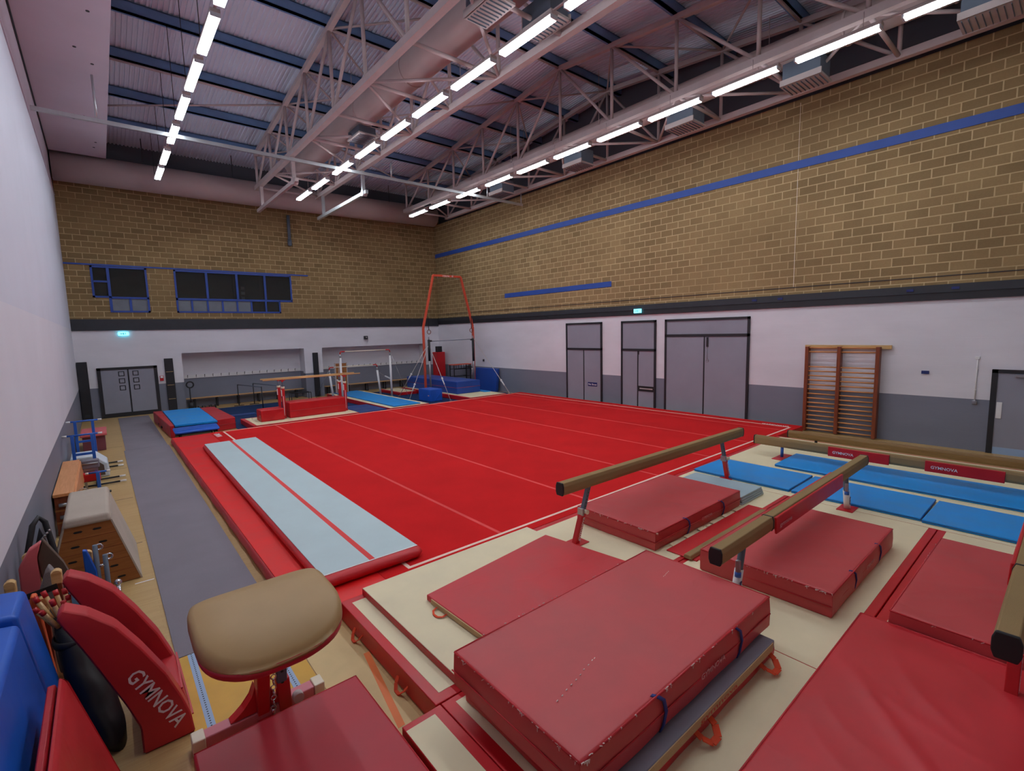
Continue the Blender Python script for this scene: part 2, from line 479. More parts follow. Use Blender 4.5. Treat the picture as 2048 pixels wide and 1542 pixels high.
# ---- viewing gallery behind the upper windows
mb = MB(); mb.box(XL, 28.2, 3.9, 9, 28.3, 6.7); mb.box(XL, YB + .3, 3.8, 9, 28.3, 3.9); mb.box(XL, YB + .3, 6.7, 9, 28.3, 6.8)
mb.box(XL - .1, YB + .3, 3.8, XL, 28.3, 6.8); mb.box(9, YB + .3, 3.8, 9.1, 28.3, 6.8)
struct('wall_gallery', mb, 'voidroom')
mb = MB(); mb.box(5.35, 28.1, 3.9, 6.6, 28.19, 6.5); struct('door_6', mb, 'charcoal')
for z, w in ((5.62, .16), (5.36, .17), (5.12, .14)):
    mb = MB(); mb.box(5.72, 28.06, z - .07, 5.72 + w, 28.075, z + .07)
    solo('notice', mb, 'white', {5.62: 'top white paper notice seen through the long blue window', 5.36: 'middle white paper notice seen through the long blue window', 5.12: 'lowest white paper notice seen through the long blue window'}[z], 'notice', 'paper notices behind the long window')

# ---- ceiling: corrugated roof deck pitched to a ridge
mb = MB(); prof = []; x = XL
while x < 16.2:
    prof += [(x, 0), (x + .05, 0), (x + .062, .038), (x + .108, .038)]; x += .12
ys = [YF, RIDGE, 26.0]
rows = []
for y in ys: rows.append([mb.bm.verts.new((px, y, ZT(y) + .36 + pz)) for px, pz in prof])
for A, B in zip(rows, rows[1:]):
    for k in range(len(prof) - 1): mb._f([A[k], A[k + 1], B[k + 1], B[k]])
deck = struct('ceiling', mb, 'deck')
sol = deck.modifiers.new('th', 'SOLIDIFY'); sol.thickness = .01; sol.offset = 1
# ---- flat soffit along the left wall
mb = MB(); mb.box(XL, YF, 9.93, .79, 24.35, 9.98); mb.box(.75, YF, 9.98, .79, 24.35, 12.4)
mb.mi = 1
for (x, y) in ((.14, 12.9), (.42, 13.9), (.16, 15.7), (.47, 16.4), (.0, 20.6), (.25, 20.2), (.5, 22.6), (.45, 23.2)):
    mb.tube((x, y, 9.932), (x, y, 9.921), .035, 10)
struct('trim_1', mb, ['soffit', 'black'])
mb = MB(); mb.box(XL, YF, 9.90, XL + .025, YB, 9.93); struct('trim_2', mb, 'charcoal')
mb = MB(); mb.box(XL, YF, 8.59, XL + .02, YB, 8.62); struct('trim_3', mb, 'soffit')
# ---- black bands along the right and back walls
mb = MB(); mb.box(XR - .05, YF, 3.60, XR - .004, YB - .07, 3.78); mb.mi = 1; mb.box(XR - .07, YF, 3.78, XR - .004, YB - .07, 3.97)
struct('trim_4', mb, ['black', 'charcoal'])
mb = MB(); mb.box(XL, YB - .06, 3.52, XR - .004, YB - .004, 3.97); struct('trim_5', mb, 'charcoal')
# ---- blue bands
mb = MB(); mb.box(XR - .02, YF, 7.515, XR - .002, YB, 7.735); struct('trim_6', mb, 'blueband')
mb = MB(); mb.box(XR - .02, 12.34, 4.765, XR - .002, 18.99, 4.975); struct('trim_7', mb, 'blueband')
mb = MB(); mb.box(XL, YB - .03, 6.07, 8.22, YB - .002, 6.13); struct('trim_8', mb, 'blueframe')
# ---- ledge course and movement joint on the right wall, grey eaves channel
mb = MB(); mb.box(XR - .012, YF, 4.165, XR - .002, YB - .01, 4.185); struct('trim_9', mb, 'black')
mb = MB(); mb.box(XR - .008, 5.67, 4.19, XR - .002, 5.682, 9.3); struct('trim_10', mb, 'cream_pl')

# ---- windows on the back wall
def window(n, bars, panes):
    root = None
    mb = MB()
    for x0, z0, x1, z1 in bars: mb.box(x0, YB - .02, z0, x1, YB + .08, z1)
    root = struct('window_%d' % n, mb, 'blueframe')
    for x0, z0, x1, z1, m in panes:
        p = MB(); p.box(x0, YB + .03, z0, x1, YB + .042, z1); p.build('pane', m, root)
F = .07
window(1, [(-.06, 5.99, 1.725, 6.06), (-.06, 4.82, .01, 6.06), (-.06, 4.82, .5, 4.89), (.43, 4.24, .52, 6.0), (.5, 4.79, 1.725, 4.87), (1.655, 4.24, 1.725, 6.06), (.5, 4.24, 1.725, 4.31), (1.06, 4.3, 1.14, 4.8), (-.02, 5.42, .45, 5.49)],
       [(0, 5.48, .45, 6.0, 'pane'), (0, 4.88, .45, 5.44, 'pane'), (.5, 4.86, 1.67, 6.0, 'pane'), (.5, 4.3, 1.08, 4.8, 'obscure'), (1.12, 4.3, 1.67, 4.8, 'obscure')])
bars = [(2.65, 5.99, 7.41, 6.06), (2.65, 4.24, 2.72, 6.06), (2.65, 4.78, 7.41, 4.87), (7.34, 4.82, 7.41, 6.06), (2.65, 4.24, 6.84, 4.31), (6.77, 4.24, 6.84, 4.83)]
for x in (3.84, 5.03, 6.21): bars.append((x - .045, 4.85, x + .045, 6.0))
for x in (3.22, 3.81, 4.39, 4.98, 5.57, 6.19): bars.append((x - .035, 4.3, x + .035, 4.8))
pn = []
for a, b in zip((2.7, 3.87, 5.06, 6.24), (3.81, 5.0, 6.18, 7.36)): pn.append((a, 4.86, b, 6.0, 'pane'))
c = [2.7, 3.22, 3.81, 4.39, 4.98, 5.57, 6.19, 6.79]
for k, (a, b) in enumerate(zip(c, c[1:])): pn.append((a + .02, 4.3, b - .02, 4.79, 'obscure' if k < 5 else 'pane'))
window(2, bars, pn)

# ---- doors. door_1: grey double door on the back wall
def plate(name, m, x0, y0, z0, x1, y1, z1, parent, bev=0):
    q = MB(); q.box(x0, y0, z0, x1, y1, z1, bev); return q.build(name, m, parent)
y = YB - .005
mb = MB()
mb.box(-.22, y - .06, 0, -.1, y, 2.03); mb.box(1.62, y - .06, 0, 1.74, y, 2.03); mb.box(-.22, y - .06, 1.93, 1.74, y, 2.03)
mb.box(-.1, y - .05, 0, 1.62, y, .17)
d1 = struct('door_1', mb, 'black')
for k, (a, b, xv) in enumerate(((-.1, .735, .44), (.785, 1.62, .9))):
    leaf = plate('door_leaf', 'doorgrey', a, y - .035, .17, b, y, 1.93, d1)
    for zc in (1.76, 1.47, 1.18):
        q = MB(); q.box(xv, y - .045, zc - .1, xv + .2, y - .034, zc + .1); q.mi = 1; q.box(xv + .03, y - .048, zc - .07, xv + .17, y - .044, zc + .07)
        q.build('vision_panel', ['black', 'doorgrey'], leaf)
plate('centre_stile', 'black', .735, y - .045, .17, .785, y, 1.93, d1)

# tall grey doors on the right wall
def rdoor(n, y0, y1, ztop, ztr, ymid):
    x1 = XR - .005; w = .075
    mb = MB()
    mb.box(x1 - .05, y0, 0, x1, y0 + w, ztop); mb.box(x1 - .05, y1 - w, 0, x1, y1, ztop)
    mb.box(x1 - .05, y0, ztop - w, x1, y1, ztop); mb.box(x1 - .05, y0, ztr - .06, x1, y1, ztr + .03)
    d = struct('door_%d' % n, mb, 'black')
    plate('overpanel', 'doorgrey', x1 - .025, y0 + w, ztr + .03, x1, y1 - w, ztop - w, d)
    plate('door_leaf', 'doorgrey', x1 - .03, y0 + w, .0, x1, ymid - .02, ztr - .06, d)
    plate('door_leaf', 'doorgrey', x1 - .03, ymid + .02, .0, x1, y1 - w, ztr - .06, d)
    plate('meeting_stile', 'black', x1 - .04, ymid - .022, .0, x1, ymid + .022, ztr - .06, d)
    return d
d2 = rdoor(2, 12.80, 14.80, 3.385, 2.29, 13.785)
plate('lock', 'silver', XR - .05, 13.70, .86, XR - .03, 13.73, .95, d2)
d3 = rdoor(3, 10.27, 11.84, 3.385, 2.29, 11.055)
q = MB(); q.box(XR - .05, 10.36, .70, XR - .033, 11.02, .90); q.mi = 1; q.box(XR - .056, 10.39, .785, XR - .05, 10.96, .825)
q.build('letter_slot', ['blackrub', 'ventlip'], d3)
plate('bolt', 'black', XR - .06, 11.0, 2.1, XR - .035, 11.04, 2.24, d3)
d4 = rdoor(4, 6.88, 9.90, 3.385, 2.82, 8.385)
plate('bolt', 'black', XR - .07, 8.24, 2.42, XR - .035, 8.30, 2.74, d4)
q = MB(); q.path([(XR - .05, 8.27, 2.42), (XR - .05, 8.28, 2.2), (XR - .05, 8.26, 2.0)], .008, 6); q.ring((XR - .05, 8.26, 1.96), .04, .008, 'X', 12, 6); q.build('pull_cord', 'silver', d4)
# door_5: single door at the near end of the right wall
x1 = XR - .005
mb = MB(); mb.box(x1 - .06, 1.26, 0, x1, 1.36, 1.96); mb.box(x1 - .06, .30, 0, x1, .40, 1.96); mb.box(x1 - .06, .30, 1.88, x1, 1.36, 1.96)
d5 = struct('door_5', mb, 'black')
lf = plate('door_leaf', 'doorgrey', x1 - .04, .40, 0, x1, 1.26, 1.88, d5)
plate('finger_plate', 'white', x1 - .055, 1.15, .83, x1 - .041, 1.245, 1.21, d5, .006)
plate('door_closer', 'silver', x1 - .10, .5, 1.80, x1 - .042, .98, 1.85, d5)
plate('kick_plate', 'tape', x1 - .05, .41, .0, x1 - .041, 1.25, .16, d5)

# ------------------------------------------------------------------ roof steelwork
NOD = [3.37 + 2.19 * k for k in range(-2, 10)]
ZB = 9.4
def girder(name, label, xa, xb, cross=()):
    t = Thing(name, label, 'truss', ((xa + xb) / 2, RIDGE, ZB))
    y0, y1 = NOD[0], NOD[-1]
    for x in (xa, xb):
        q = MB(); q.bar((x, y0 - .25, ZB), (x, y1 + .25, ZB), .17, .17); t.part('bottom_chord', q, 'steel')
        q = MB(); q.bar((x, y0, ZT(y0)), (x, RIDGE, ZT(RIDGE)), .14, .14); q.bar((x, RIDGE, ZT(RIDGE)), (x, y1, ZT(y1)), .14, .14); t.part('top_chord', q, 'steel')
        for k, y in enumerate(NOD):
            q = MB(); q.tube((x, y, ZB + .07), (x, y, ZT(y) - .05), .05, 10); t.part('web_post', q, 'steel')
            for s in (-1, 1):
                if (y - RIDGE) * s < -.1: continue
                k2 = k + s
                if not 0 <= k2 < len(NOD): continue
                q = MB(); q.tube((x, y, ZT(y)), (x, NOD[k2], ZB), .045, 10); t.part('diagonal', q, 'steel')
    for k, y in enumerate(NOD):
        q = MB(); q.tube((xa, y, ZB), (xb, y, ZB), .05, 10); t.part('bottom_strut', q, 'steel')
        q = MB(); q.tube((xa, y, ZT(y)), (xb, y, ZT(y)), .04, 10); t.part('top_strut', q, 'steel')
        if k + 1 < len(NOD):
            a, b = (xb, xa) if k % 2 else (xa, xb)
            q = MB(); q.tube((a, y, ZB), (b, NOD[k + 1], ZB), .04, 10); t.part('bottom_brace', q, 'steel')
            a, b = b, a
            q = MB(); q.tube((a, y, ZT(y)), (b, NOD[k + 1], ZT(NOD[k + 1])), .032, 8); t.part('top_brace', q, 'steel')
    for k in cross:
        q = MB(); q.tube((xa, NOD[k], ZT(NOD[k])), (xb, NOD[k], ZB), .035, 8); t.part('cross_brace', q, 'steel')
    return t
girder('roof_truss', 'pink-grey steel box truss over the middle of the hall, carrying the thick duct', 5.67, 8.19, (4, 6, 8, 10))
girder('roof_truss', 'pink-grey steel box truss running along the top of the right brick wall', 12.66, 15.18)

def brace(p, q, r, label):
    mb = MB(); mb.tube(p, q, r, 10); solo('tie_bar', mb, 'steel', label, 'tie bar', 'tie bars between the roof trusses')
brace((.80, 18.7, ZT(18.7)), (5.58, 18.7, ZT(18.7)), .035, 'thin level tie bar from the left soffit to the middle truss')
brace((.80, 21.6, ZT(21.6)), (5.58, 18.8, ZT(18.8)), .03, 'thin slanting tie bar from the left soffit to the middle truss')
brace((8.28, 18.7, ZT(18.7)), (12.57, 18.7, ZT(18.7)), .035, 'tie bar between the two trusses, farther of the level ones')
brace((8.28, 12.13, ZT(12.13)), (12.57, 12.13, ZT(12.13)), .035, 'tie bar between the two trusses at the roof ridge')
brace((8.28, 18.6, ZT(18.6) + .05), (12.57, 14.4, ZT(14.4)), .03, 'slanting tie bar between the two trusses, nearer the ridge')
brace((8.28, 20.9, ZT(20.9)), (12.57, 23.0, ZT(23.0)), .03, 'slanting tie bar between the two trusses near the back wall')

# purlins
for k, y in enumerate(NOD[::-1]):
    mb = MB(); z = ZT(y) + .08
    mb.box(.82, y - .055, z - .02, 15.98, y + .055, z + .25); mb.box(.82, y - .055, z - .02, 15.98, y + .12, z); mb.box(.82, y - .055, z + .235, 15.98, y + .12, z + .255)
    if y > 1.5:
        solo('roof_purlin', mb, 'purlin', 'blue-grey roof purlin under the corrugated deck, %s from the back wall' % ORD[k], 'purlin', 'roof purlins')
    else: mb.bm.free()

# ---- ducts
def duct(label, pts, r, bands, zoff):
    t = Thing('air_duct', label, 'duct', pts[0])
    q = MB(); q.path(pts, r, 28); t.part('duct_tube', q, 'duct')
    for b in bands[::2]:
        for s in (-1, 1):
            q = MB(); q.tube((b[0] + s * r * .98, b[1], b[2]), (b[0] + s * r * .98, b[1], ZT(b[1]) - .05), .008, 6); t.part('hanger_rod', q, 'steel')
    for b in bands:
        q = MB(); q.tube((b[0], b[1] - .03, b[2]), (b[0], b[1] + .03, b[2]), r + .018, 28, cap=True); t.part('joint_band', q, 'duct')
    return t
duct('round pink-grey air duct hung inside the middle roof truss', [(6.93, 1.5, 10.0), (6.93, 8, 10.0), (6.93, 14, 10.0), (6.93, 21.0, 10.0), (6.93, 21.5, 10.03), (6.93, 21.95, 10.15), (6.93, 22.3, 10.4), (6.93, 22.4, 10.55)], .4, [(6.93, y, 10.0) for y in (3.2, 5.6, 8.9, 12, 15, 18)], 0)
duct('round pink-grey air duct hung inside the right-hand roof truss', [(13.92, -1.0, 9.92), (13.92, 8, 9.92), (13.92, 14, 9.92), (13.92, 21.4, 9.92), (13.92, 21.9, 9.97), (13.92, 22.3, 10.12), (13.92, 22.6, 10.35)], .36, [(13.92, y, 9.92) for y in (2.2, 4.1, 6.0, 8.9, 11.2, 13.4, 15.8, 18.6)], 0)
mb = MB(); pts = [(XL + .04, 24.80, 9.52), (4, 24.76, 9.53), (9, 24.7, 9.56), (15.1, 24.5, 9.64)]
mb.path(pts, .52, 28)
mb.ball((15.1, 24.5, 9.64), .52, 24, 12, .25)
t = Thing('air_duct', 'wide round pink-grey duct running along the top of the back wall', 'duct', (7, 24.7, 9.0)); t.part('duct_tube', mb, 'duct')
for x in (1.9, 5.0, 8.6, 12.3):
    q = MB(); q.tube((x, 24.3, 10.0), (x, 24.3, ZT(24.3) + .3), .015, 8); t.part('hanger_rod', q, 'black')

# ---- grilles (air diffusers) under the ducts
def diffuser(x0, x1, y, z0, z1, label, lip_side):
    t = Thing('air_vent', label, 'air vent', ((x0 + x1) / 2, y, z0), 'air vents under the ducts')
    q = MB(); q.box(x0, y - .42, z0, x1, y + .42, z1); t.part('box', q, 'vent')
    q = MB(); q.box(x0 - .03, y - .46, z0 - .05, x1 + .03, y + .46, z0); t.part('rim', q, 'ventlip')
    q = MB()
    for k in range(9): q.bar((x0 + .02, y - .4 + .1 * k, z0 - .06), (x1 - .02, y - .4 + .1 * k, z0 - .06), .012, .03)
    t.part('louvre', q, 'vent')
    q = MB(); xs_ = x0 - .03 if lip_side < 0 else x1 + .03
    q.box(xs_ - .02, y - .46, z0 - .05, xs_ + .02, y + .46, z0 + .09); t.part('deflector', q, 'ventlip')
for k, y in enumerate((1.65, 4.95, 8.2, 12.45, 16.9)):
    diffuser(13.6, 14.25, y, 9.05, 9.525, 'grey box air grille under the right-hand duct, %s from the far end' % ORD[4 - k], -1)
diffuser(6.1, 6.60, 7.95, 9.32, 9.68, 'grey box air grille on the left side of the middle duct', -1)
diffuser(7.26, 7.75, 7.6, 9.3, 9.68, 'pale box air grille on the right side of the middle duct', 1)
diffuser(6.7, 7.25, 15.42, 9.36, 9.575, 'small dark air grille under the far part of the middle duct', 1)

# ---- sensors
for k, (x, y) in enumerate(((13.1, 13.4), (14.9, 5.6), (14.9, 8.8), (14.9, 14.0))):
    pass

# ---- strip lights
YL = [1.94, 3.84, 5.75, 7.63, 9.47, 11.36, 13.27, 15.2, 17.25, 19.5, 21.45]
def light_proto():
    t = Thing('ceiling_light', 'x', 'ceiling light', (0, 0, 0), 'fluorescent strip lights')
    q = MB(); q.box(-.085, -.80, .02, .085, .80, .085, .01); t.part('housing', q, 'ventlip')
    q = MB(); q.mi = 1; q.box(-.08, -.755, -.03, .08, .755, .02); q.mi = 0; q.box(-.082, -.755, -.045, .082, .755, -.03); t.part('diffuser', q, ['lamp', 'lampside'])
    for s in (-1, 1):
        q = MB(); q.prism([(-.084, .02), (.084, .02), (.082, -.048), (-.082, -.048)], 'Y', s * .757, s * .79); t.part('end_cap', q, 'offwhite')
    return t
LP = light_proto(); first = True
for row, x, zt in (('left', 2.12, 9.9), ('middle', 7.02, 9.36), ('right', 12.38, 9.36)):
    for k, y in enumerate(YL):
        lab = 'lit fluorescent strip light, %s from the back wall in the %s row' % (ORD[len(YL) - 1 - k], row)
        if first: LP.o.location = (x, y, 8.93); LP.o['label'] = lab; first = False
        else: dup(LP.o, (x, y, 8.93), lab)
    mb = MB(); mb.box(x - .02, 0.9, 9.02, x + .02, 22.4, 9.05)
    t = Thing('lighting_rail', 'thin steel rail carrying the %s row of strip lights' % row, 'lighting rail', (x, 12, 9.02))
    t.part('channel', mb, 'steel')
    for y in NOD[1:]:
        top = ZT(y) + .07 if row == 'left' else 9.34
        q = MB(); q.tube((x, y, 9.05), (x, y, top), .008, 6); t.part('hanger_rod', q, 'black' if row == 'left' else 'steel')

# ---- long track across the hall with its drop rods, and two low frames hung from the middle truss
t = Thing('curtain_rail', 'long galvanised rail crossing the hall under the roof trusses', 'curtain rail', (7, 17.0, 8.79))
q = MB(); q.bar((XL + .03, 17.0, 8.79), (15.2, 17.0, 8.79), .07, .10); t.part('rail', q, 'galv')
for x, zt in ((-.1 + .55, 9.9), (8.75, 9.36), (13.2, 9.36), (15.12, 9.3)):
    q = MB(); q.tube((x, 17.0, 8.83), (x, 17.0, zt), .028, 10); t.part('drop_rod', q, 'galv')
for x, m, lab in ((5.67, 'steel', 'pink-grey drop frame hung below the left chord of the middle truss'), (8.19, 'galv', 'shiny galvanised drop frame hung below the right chord of the middle truss')):
    t = Thing('drop_frame', lab, 'drop frame', (x, 20.4, 8.45))
    for y in (18.25, 22.55):
        q = MB(); q.bar((x, y, 9.30), (x, y, 8.50), .11, .11); t.part('hanger', q, m)
    q = MB(); q.bar((x, 17.95, 8.47), (x, 23.3, 8.47), .11, .13); t.part('beam', q, m)
    q = MB(); q.tube((x - .09, 18.2, 8.47), (x + .09, 18.2, 8.47), .12, 16); t.part('end_bracket', q, m)
# ---- pipe on back wall
t = Thing('vent_pipe', 'short dark grey pipe coming down the back brick wall from the duct', 'pipe', (7.44, 25.3, 7.5))
q = MB(); q.tube((7.45, 25.28, 8.9), (7.44, 25.28, 7.72), .07, 16); t.part('pipe', q, 'vent')
q = MB(); q.tube((7.44, 25.28, 7.75), (7.44, 25.28, 7.52), .095, 16); q.ball((7.44, 25.28, 7.52), .095, 16, 8, 1, 1, .6); t.part('cap', q, 'vent')
# ------------------------------------------------------------------ things on the walls
def bk(x0, z0, x1, z1, d0, d1, mb=None, bev=0):
    mb = mb or MB(); mb.box(x0, YB - d1, z0, x1, YB - d0, z1, bev); return mb
# black wall pads
for x0, x1, z1, lab in ((XL + .02, -.48, 2.3, 'tall plain black pad on the back wall in the left corner'), (8.17, 8.43, 2.26, 'narrow black pad on the pier between the two recesses')):
    t = Thing('wall_pad', lab, 'wall pad', ((x0 + x1) / 2, YB - .05, 0), 'black wall pads')
    t.part('pad', bk(x0, .02, x1, z1, .01, .09, bev=.012), 'black', soft=True)
    if x0 < 0: t.part('label_plate', bk(x0 + .08, .12, x1 - .08, .22, .092, .097), 'charcoal')
t = Thing('wall_pad', 'black ribbed pad with pale strips, right of the grey double door', 'wall pad', (2.15, YB - .05, 0), 'black wall pads')
t.part('pad', bk(2.0, .02, 2.31, 2.3, .01, .08, bev=.012), 'black', soft=True)
for z in (.55, 1.15, 1.72): t.part('strip', bk(2.03, z, 2.28, z + .02, .082, .088), 'velcro')
# exit signs: lit legend plate
def running_man(mb, c, ux, h):
    # the usual running figure, arrow and door pictogram, as a thin raised print
    ux = Vector(ux); c = Vector(c); uz = Vector((0, 0, 1)); n = ux.cross(uz)
    def pl(pts):
        mb.poly([c + ux * a * h + uz * b * h for a, b in pts])
    pl([(-.15, -.4), (.15, -.4), (.15, .4), (-.15, .4)])
    pl([(-1.1, -.12), (-.6, -.12), (-.6, -.3), (-.3, 0), (-.6, .3), (-.6, .12), (-1.1, .12)])
    pl([(.5, .1), (.62, .32), (.76, .26), (.7, .0), (.95, -.12), (.9, -.2), (.6, -.1), (.45, -.4), (.36, -.36)])
    pl([(.62, .36), (.76, .36), (.76, .48), (.62, .48)])
MAT['exitprint'] = m_plain('exit_print', (40, 150, 160), .5)
t = Thing('exit_sign', 'small lit blue-green exit sign over the grey double door', 'exit sign', (.75, YB - .05, 3.34))
q = MB(); q.box(.58, YB - .10, 3.31, .92, YB - .07, 3.45, .008); q.box(.7, YB - .075, 3.36, .8, YB - .005, 3.42); t.part('sign_face', q, 'exit')
q = MB(); running_man(q, (.75, YB - .1035, 3.38), (1, 0, 0), .1); t.part('pictogram', q, 'exitprint')
t = Thing('exit_sign', 'small lit blue-green exit sign on the black band of the right wall', 'exit sign', (XR - .1, 11.03, 3.67))
q = MB(); q.box(XR - .115, 10.87, 3.67, XR - .078, 11.20, 3.82, .008); t.part('sign_face', q, 'exit')
q = MB(); running_man(q, (XR - .1185, 11.035, 3.745), (0, -1, 0), .1); t.part('pictogram', q, 'exitprint')
# call point, speaker
t = Thing('call_point', 'small red and white box beside the grey double door', 'call point', (1.86, YB - .03, 1.4))
t.part('box', bk(1.80, 1.36, 1.93, 1.58, .01, .06, bev=.01), 'redvinyl'); t.part('cover', bk(1.82, 1.48, 1.91, 1.57, .06, .07), 'white')
t = Thing('wall_speaker', 'small black square speaker with pale centre above the recesses', 'speaker', (11.04, YB - .05, 2.86))
t.part('cabinet', bk(10.94, 2.85, 11.14, 3.04, .01, .12, bev=.01), 'black')
q = MB(); q.tube((11.05, YB - .118, 2.96), (11.05, YB - .128, 2.96), .035, 16); t.part('cone', q, 'ventlip')
# benches and coat rails in the recesses
for x0, x1, nm in ((2.67, 7.76, 'left'), (8.69, 14.73, 'right')):
    t = Thing('coat_rail', 'white coat rail with hooks along the back of the %s recess' % nm, 'coat rail', ((x0 + x1) / 2, 26.15, 1.3))
    q = MB(); q.box(x0, 26.16, 1.33, x1, 26.19, 1.47); t.part('board', q, 'white')
    n = int((x1 - x0) / .33)
    for k in range(n):
        x = x0 + .2 + k * .33
        q = MB(); q.path([(x, 26.158, 1.44), (x, 26.12, 1.43), (x, 26.09, 1.46), (x, 26.08, 1.49)], .011, 6); q.path([(x, 26.158, 1.40), (x, 26.12, 1.375), (x, 26.10, 1.40)], .01, 6); t.part('hook', q, 'black')
    t = Thing('bench', 'long slatted wooden bench on black legs in the %s recess' % nm, 'bench', ((x0 + x1) / 2, 25.9, 0))
    for yy in (25.78, 25.92, 26.06):
        q = MB(); q.box(x0 + .01, yy - .06, .42, x1 - .01, yy + .06, .45, .006); t.part('slat', q, 'woodrail')
    for k in range(6):
        x = x0 + .35 + k * (x1 - x0 - .7) / 5
        q = MB(); q.box(x - .03, 25.75, .02, x + .03, 25.79, .42); q.box(x - .03, 25.75, 0, x + .03, 26.15, .03); q.box(x - .03, 26.05, .02, x + .03, 26.09, .42); q.box(x - .03, 25.74, .38, x + .03, 26.12, .42); t.part('leg', q, 'black')
# climbing bars on the right wall
t = Thing('wall_bars', 'brown wooden climbing bars fixed to the right wall', 'wall bars', (15.55, 4.35, 0))
for y in (5.17, 4.375, 3.5):
    q = MB(); q.box(15.44, y - .045, .02, 15.62, y + .045, 2.46, .008); t.part('upright', q, 'wooddark')
for a, b in ((3.545, 4.33), (4.42, 5.125)):
    for z in (2.43, 2.31, 1.885, 1.76, 1.63, 1.50, 1.37, 1.24, 1.11, .98, .85, .73, .61, .48, .35, .22, .09):
        q = MB(); q.tube((15.5, a, z), (15.5, b, z), .02, 10); t.part('rung', q, 'rung')
q = MB(); q.box(15.60, 3.25, 2.40, 15.67, 5.27, 2.50); t.part('top_board', q, 'woodY')
# conduit, plate, blue clips
t = Thing('cable_conduit', 'thin white conduit running down the right wall to a socket', 'conduit', (15.66, 1.62, 1.1))
q = MB(); q.tube((15.665, 1.62, 1.2), (15.665, 1.62, 2.2), .013, 8); t.part('tube', q, 'white')
q = MB(); q.box(15.64, 1.575, 1.12, 15.675, 1.665, 1.21, .006); t.part('socket', q, 'silver')
q = MB(); q.box(15.645, 1.585, 2.18, 15.675, 1.665, 2.25, .006); t.part('junction_box', q, 'white')
for z in (1.45, 1.95):
    q = MB(); q.box(15.645, 1.6, z, 15.676, 1.64, z + .025); t.part('clip', q, 'white')
mb = MB(); mb.box(15.65, 2.48, 1.79, 15.676, 2.63, 1.87, .006); solo('wall_socket', mb, 'signblue', 'small dark blue plate on the white wall right of the climbing bars', 'socket')
for k, (y, z) in enumerate(((6.75, 3.87), (6.0, 3.87), (2.95, 3.87), (2.1, 3.87))):
    mb = MB(); mb.box(15.59, y - .07, z - .03, 15.607, y + .07, z + .03)
    solo('blue_clip', mb, 'signblue', 'small blue clip on the black band, %s from the near end' % ORD[3 - k], 'clip', 'blue clips on the black band')
t = Thing('door_sign', 'small navy sign with white words on the far grey door', 'sign', (15.64, 13.3, .71))
q = MB(); q.box(15.632, 13.06, .72, 15.643, 13.56, .885, .003); t.part('plate', q, 'signblue')
t.part('lettering', text_mb('No Shoes', (15.631, 13.53, .765), (0, -1, 0), (0, 0, 1), .1, .001, .01, width=.44), 'logo')
mb = MB(); mb.tube((15.66, 15.9, 3.72), (15.60, 15.9, 3.70), .03, 12); solo('sensor', mb, 'black', 'tiny black sensor on the black band beyond the far door', 'sensor')
mb = MB(); mb.box(15.62, 20.85, 1.52, 15.67, 20.95, 1.64, .01); solo('wall_box', mb, 'black', 'small black box on the white wall beside the rings frame', 'box')
# ------------------------------------------------------------------ floor exercise area
ZM = .18
t = Thing('floor_exercise_mat', 'large red sprung floor mat with a white boundary line filling the middle of the hall', 'floor mat', (8.3, 11.3, 0))
q = MB(); q.box(1.385, 5.12, 0, 15.24, 17.46, ZM - .0125, .004); t.part('base', q, 'redside')
q = MB(); q.box(2.36, 5.12, ZM - .012, 15.24, 17.46, ZM); t.part('carpet', q, 'redcarpet')
xa, xb, ya, yb = 2.734, 14.777, 5.327, 17.328
q = MB(); w = .05
for x0, y0, x1, y1 in ((xa - w, ya - w, xb + w, ya), (xa - w, yb, xb + w, yb + w), (xa - w, ya, xa, yb), (xb, ya, xb + w, yb)): q.box(x0, y0, ZM, x1, y1, ZM + .002)
t.part('boundary_line', q, 'whiteline')
q = MB()
for x in (4.2, 6.18, 8.23, 10.27, 12.25, 14.28): q.box(x - .028, ya, ZM, x + .028, yb, ZM + .0015)
t.part('strip_seam', q, 'redline')
t.part('lettering', text_mb('GYMNOVA', (14.86, 6.12, ZM), (0, -1, 0), (1, 0, 0), .14, .001, .01, width=.76), 'logo')
t.part('lettering', text_mb('GYMNOVA', (2.40, 17.16, ZM), (0, -1, 0), (1, 0, 0), .22, .001, .01, width=.62), 'logo')
q = MB(); q.box(1.372, 5.10, ZM - .0118, 2.355, 17.40, ZM + .004, .006)
for k in range(5): pass
t2 = Thing('edge_mat', 'bright red shiny vinyl strip along the left edge of the big red floor', 'edge mat', (1.86, 11.2, ZM))
t2.part('cover', q, 'brightred', soft=True)
# loose vinyl skirt hanging over the left side
q = MB(); rows = []
for k in range(120):
    y = 5.10 + 12.32 * k / 119
    b = .018 * math.sin(y * 2.3) + .012 * math.sin(y * 5.9 + 1)
    rows.append([(1.368, y, ZM + .0), (1.355, y, ZM - .05), (1.348 - abs(b), y, .09), (1.352 - .5 * b * b, y, .004), (1.370, y, .004), (1.371, y, ZM - .02)])
q.loft(rows); t2.part('skirt', q, 'redside')

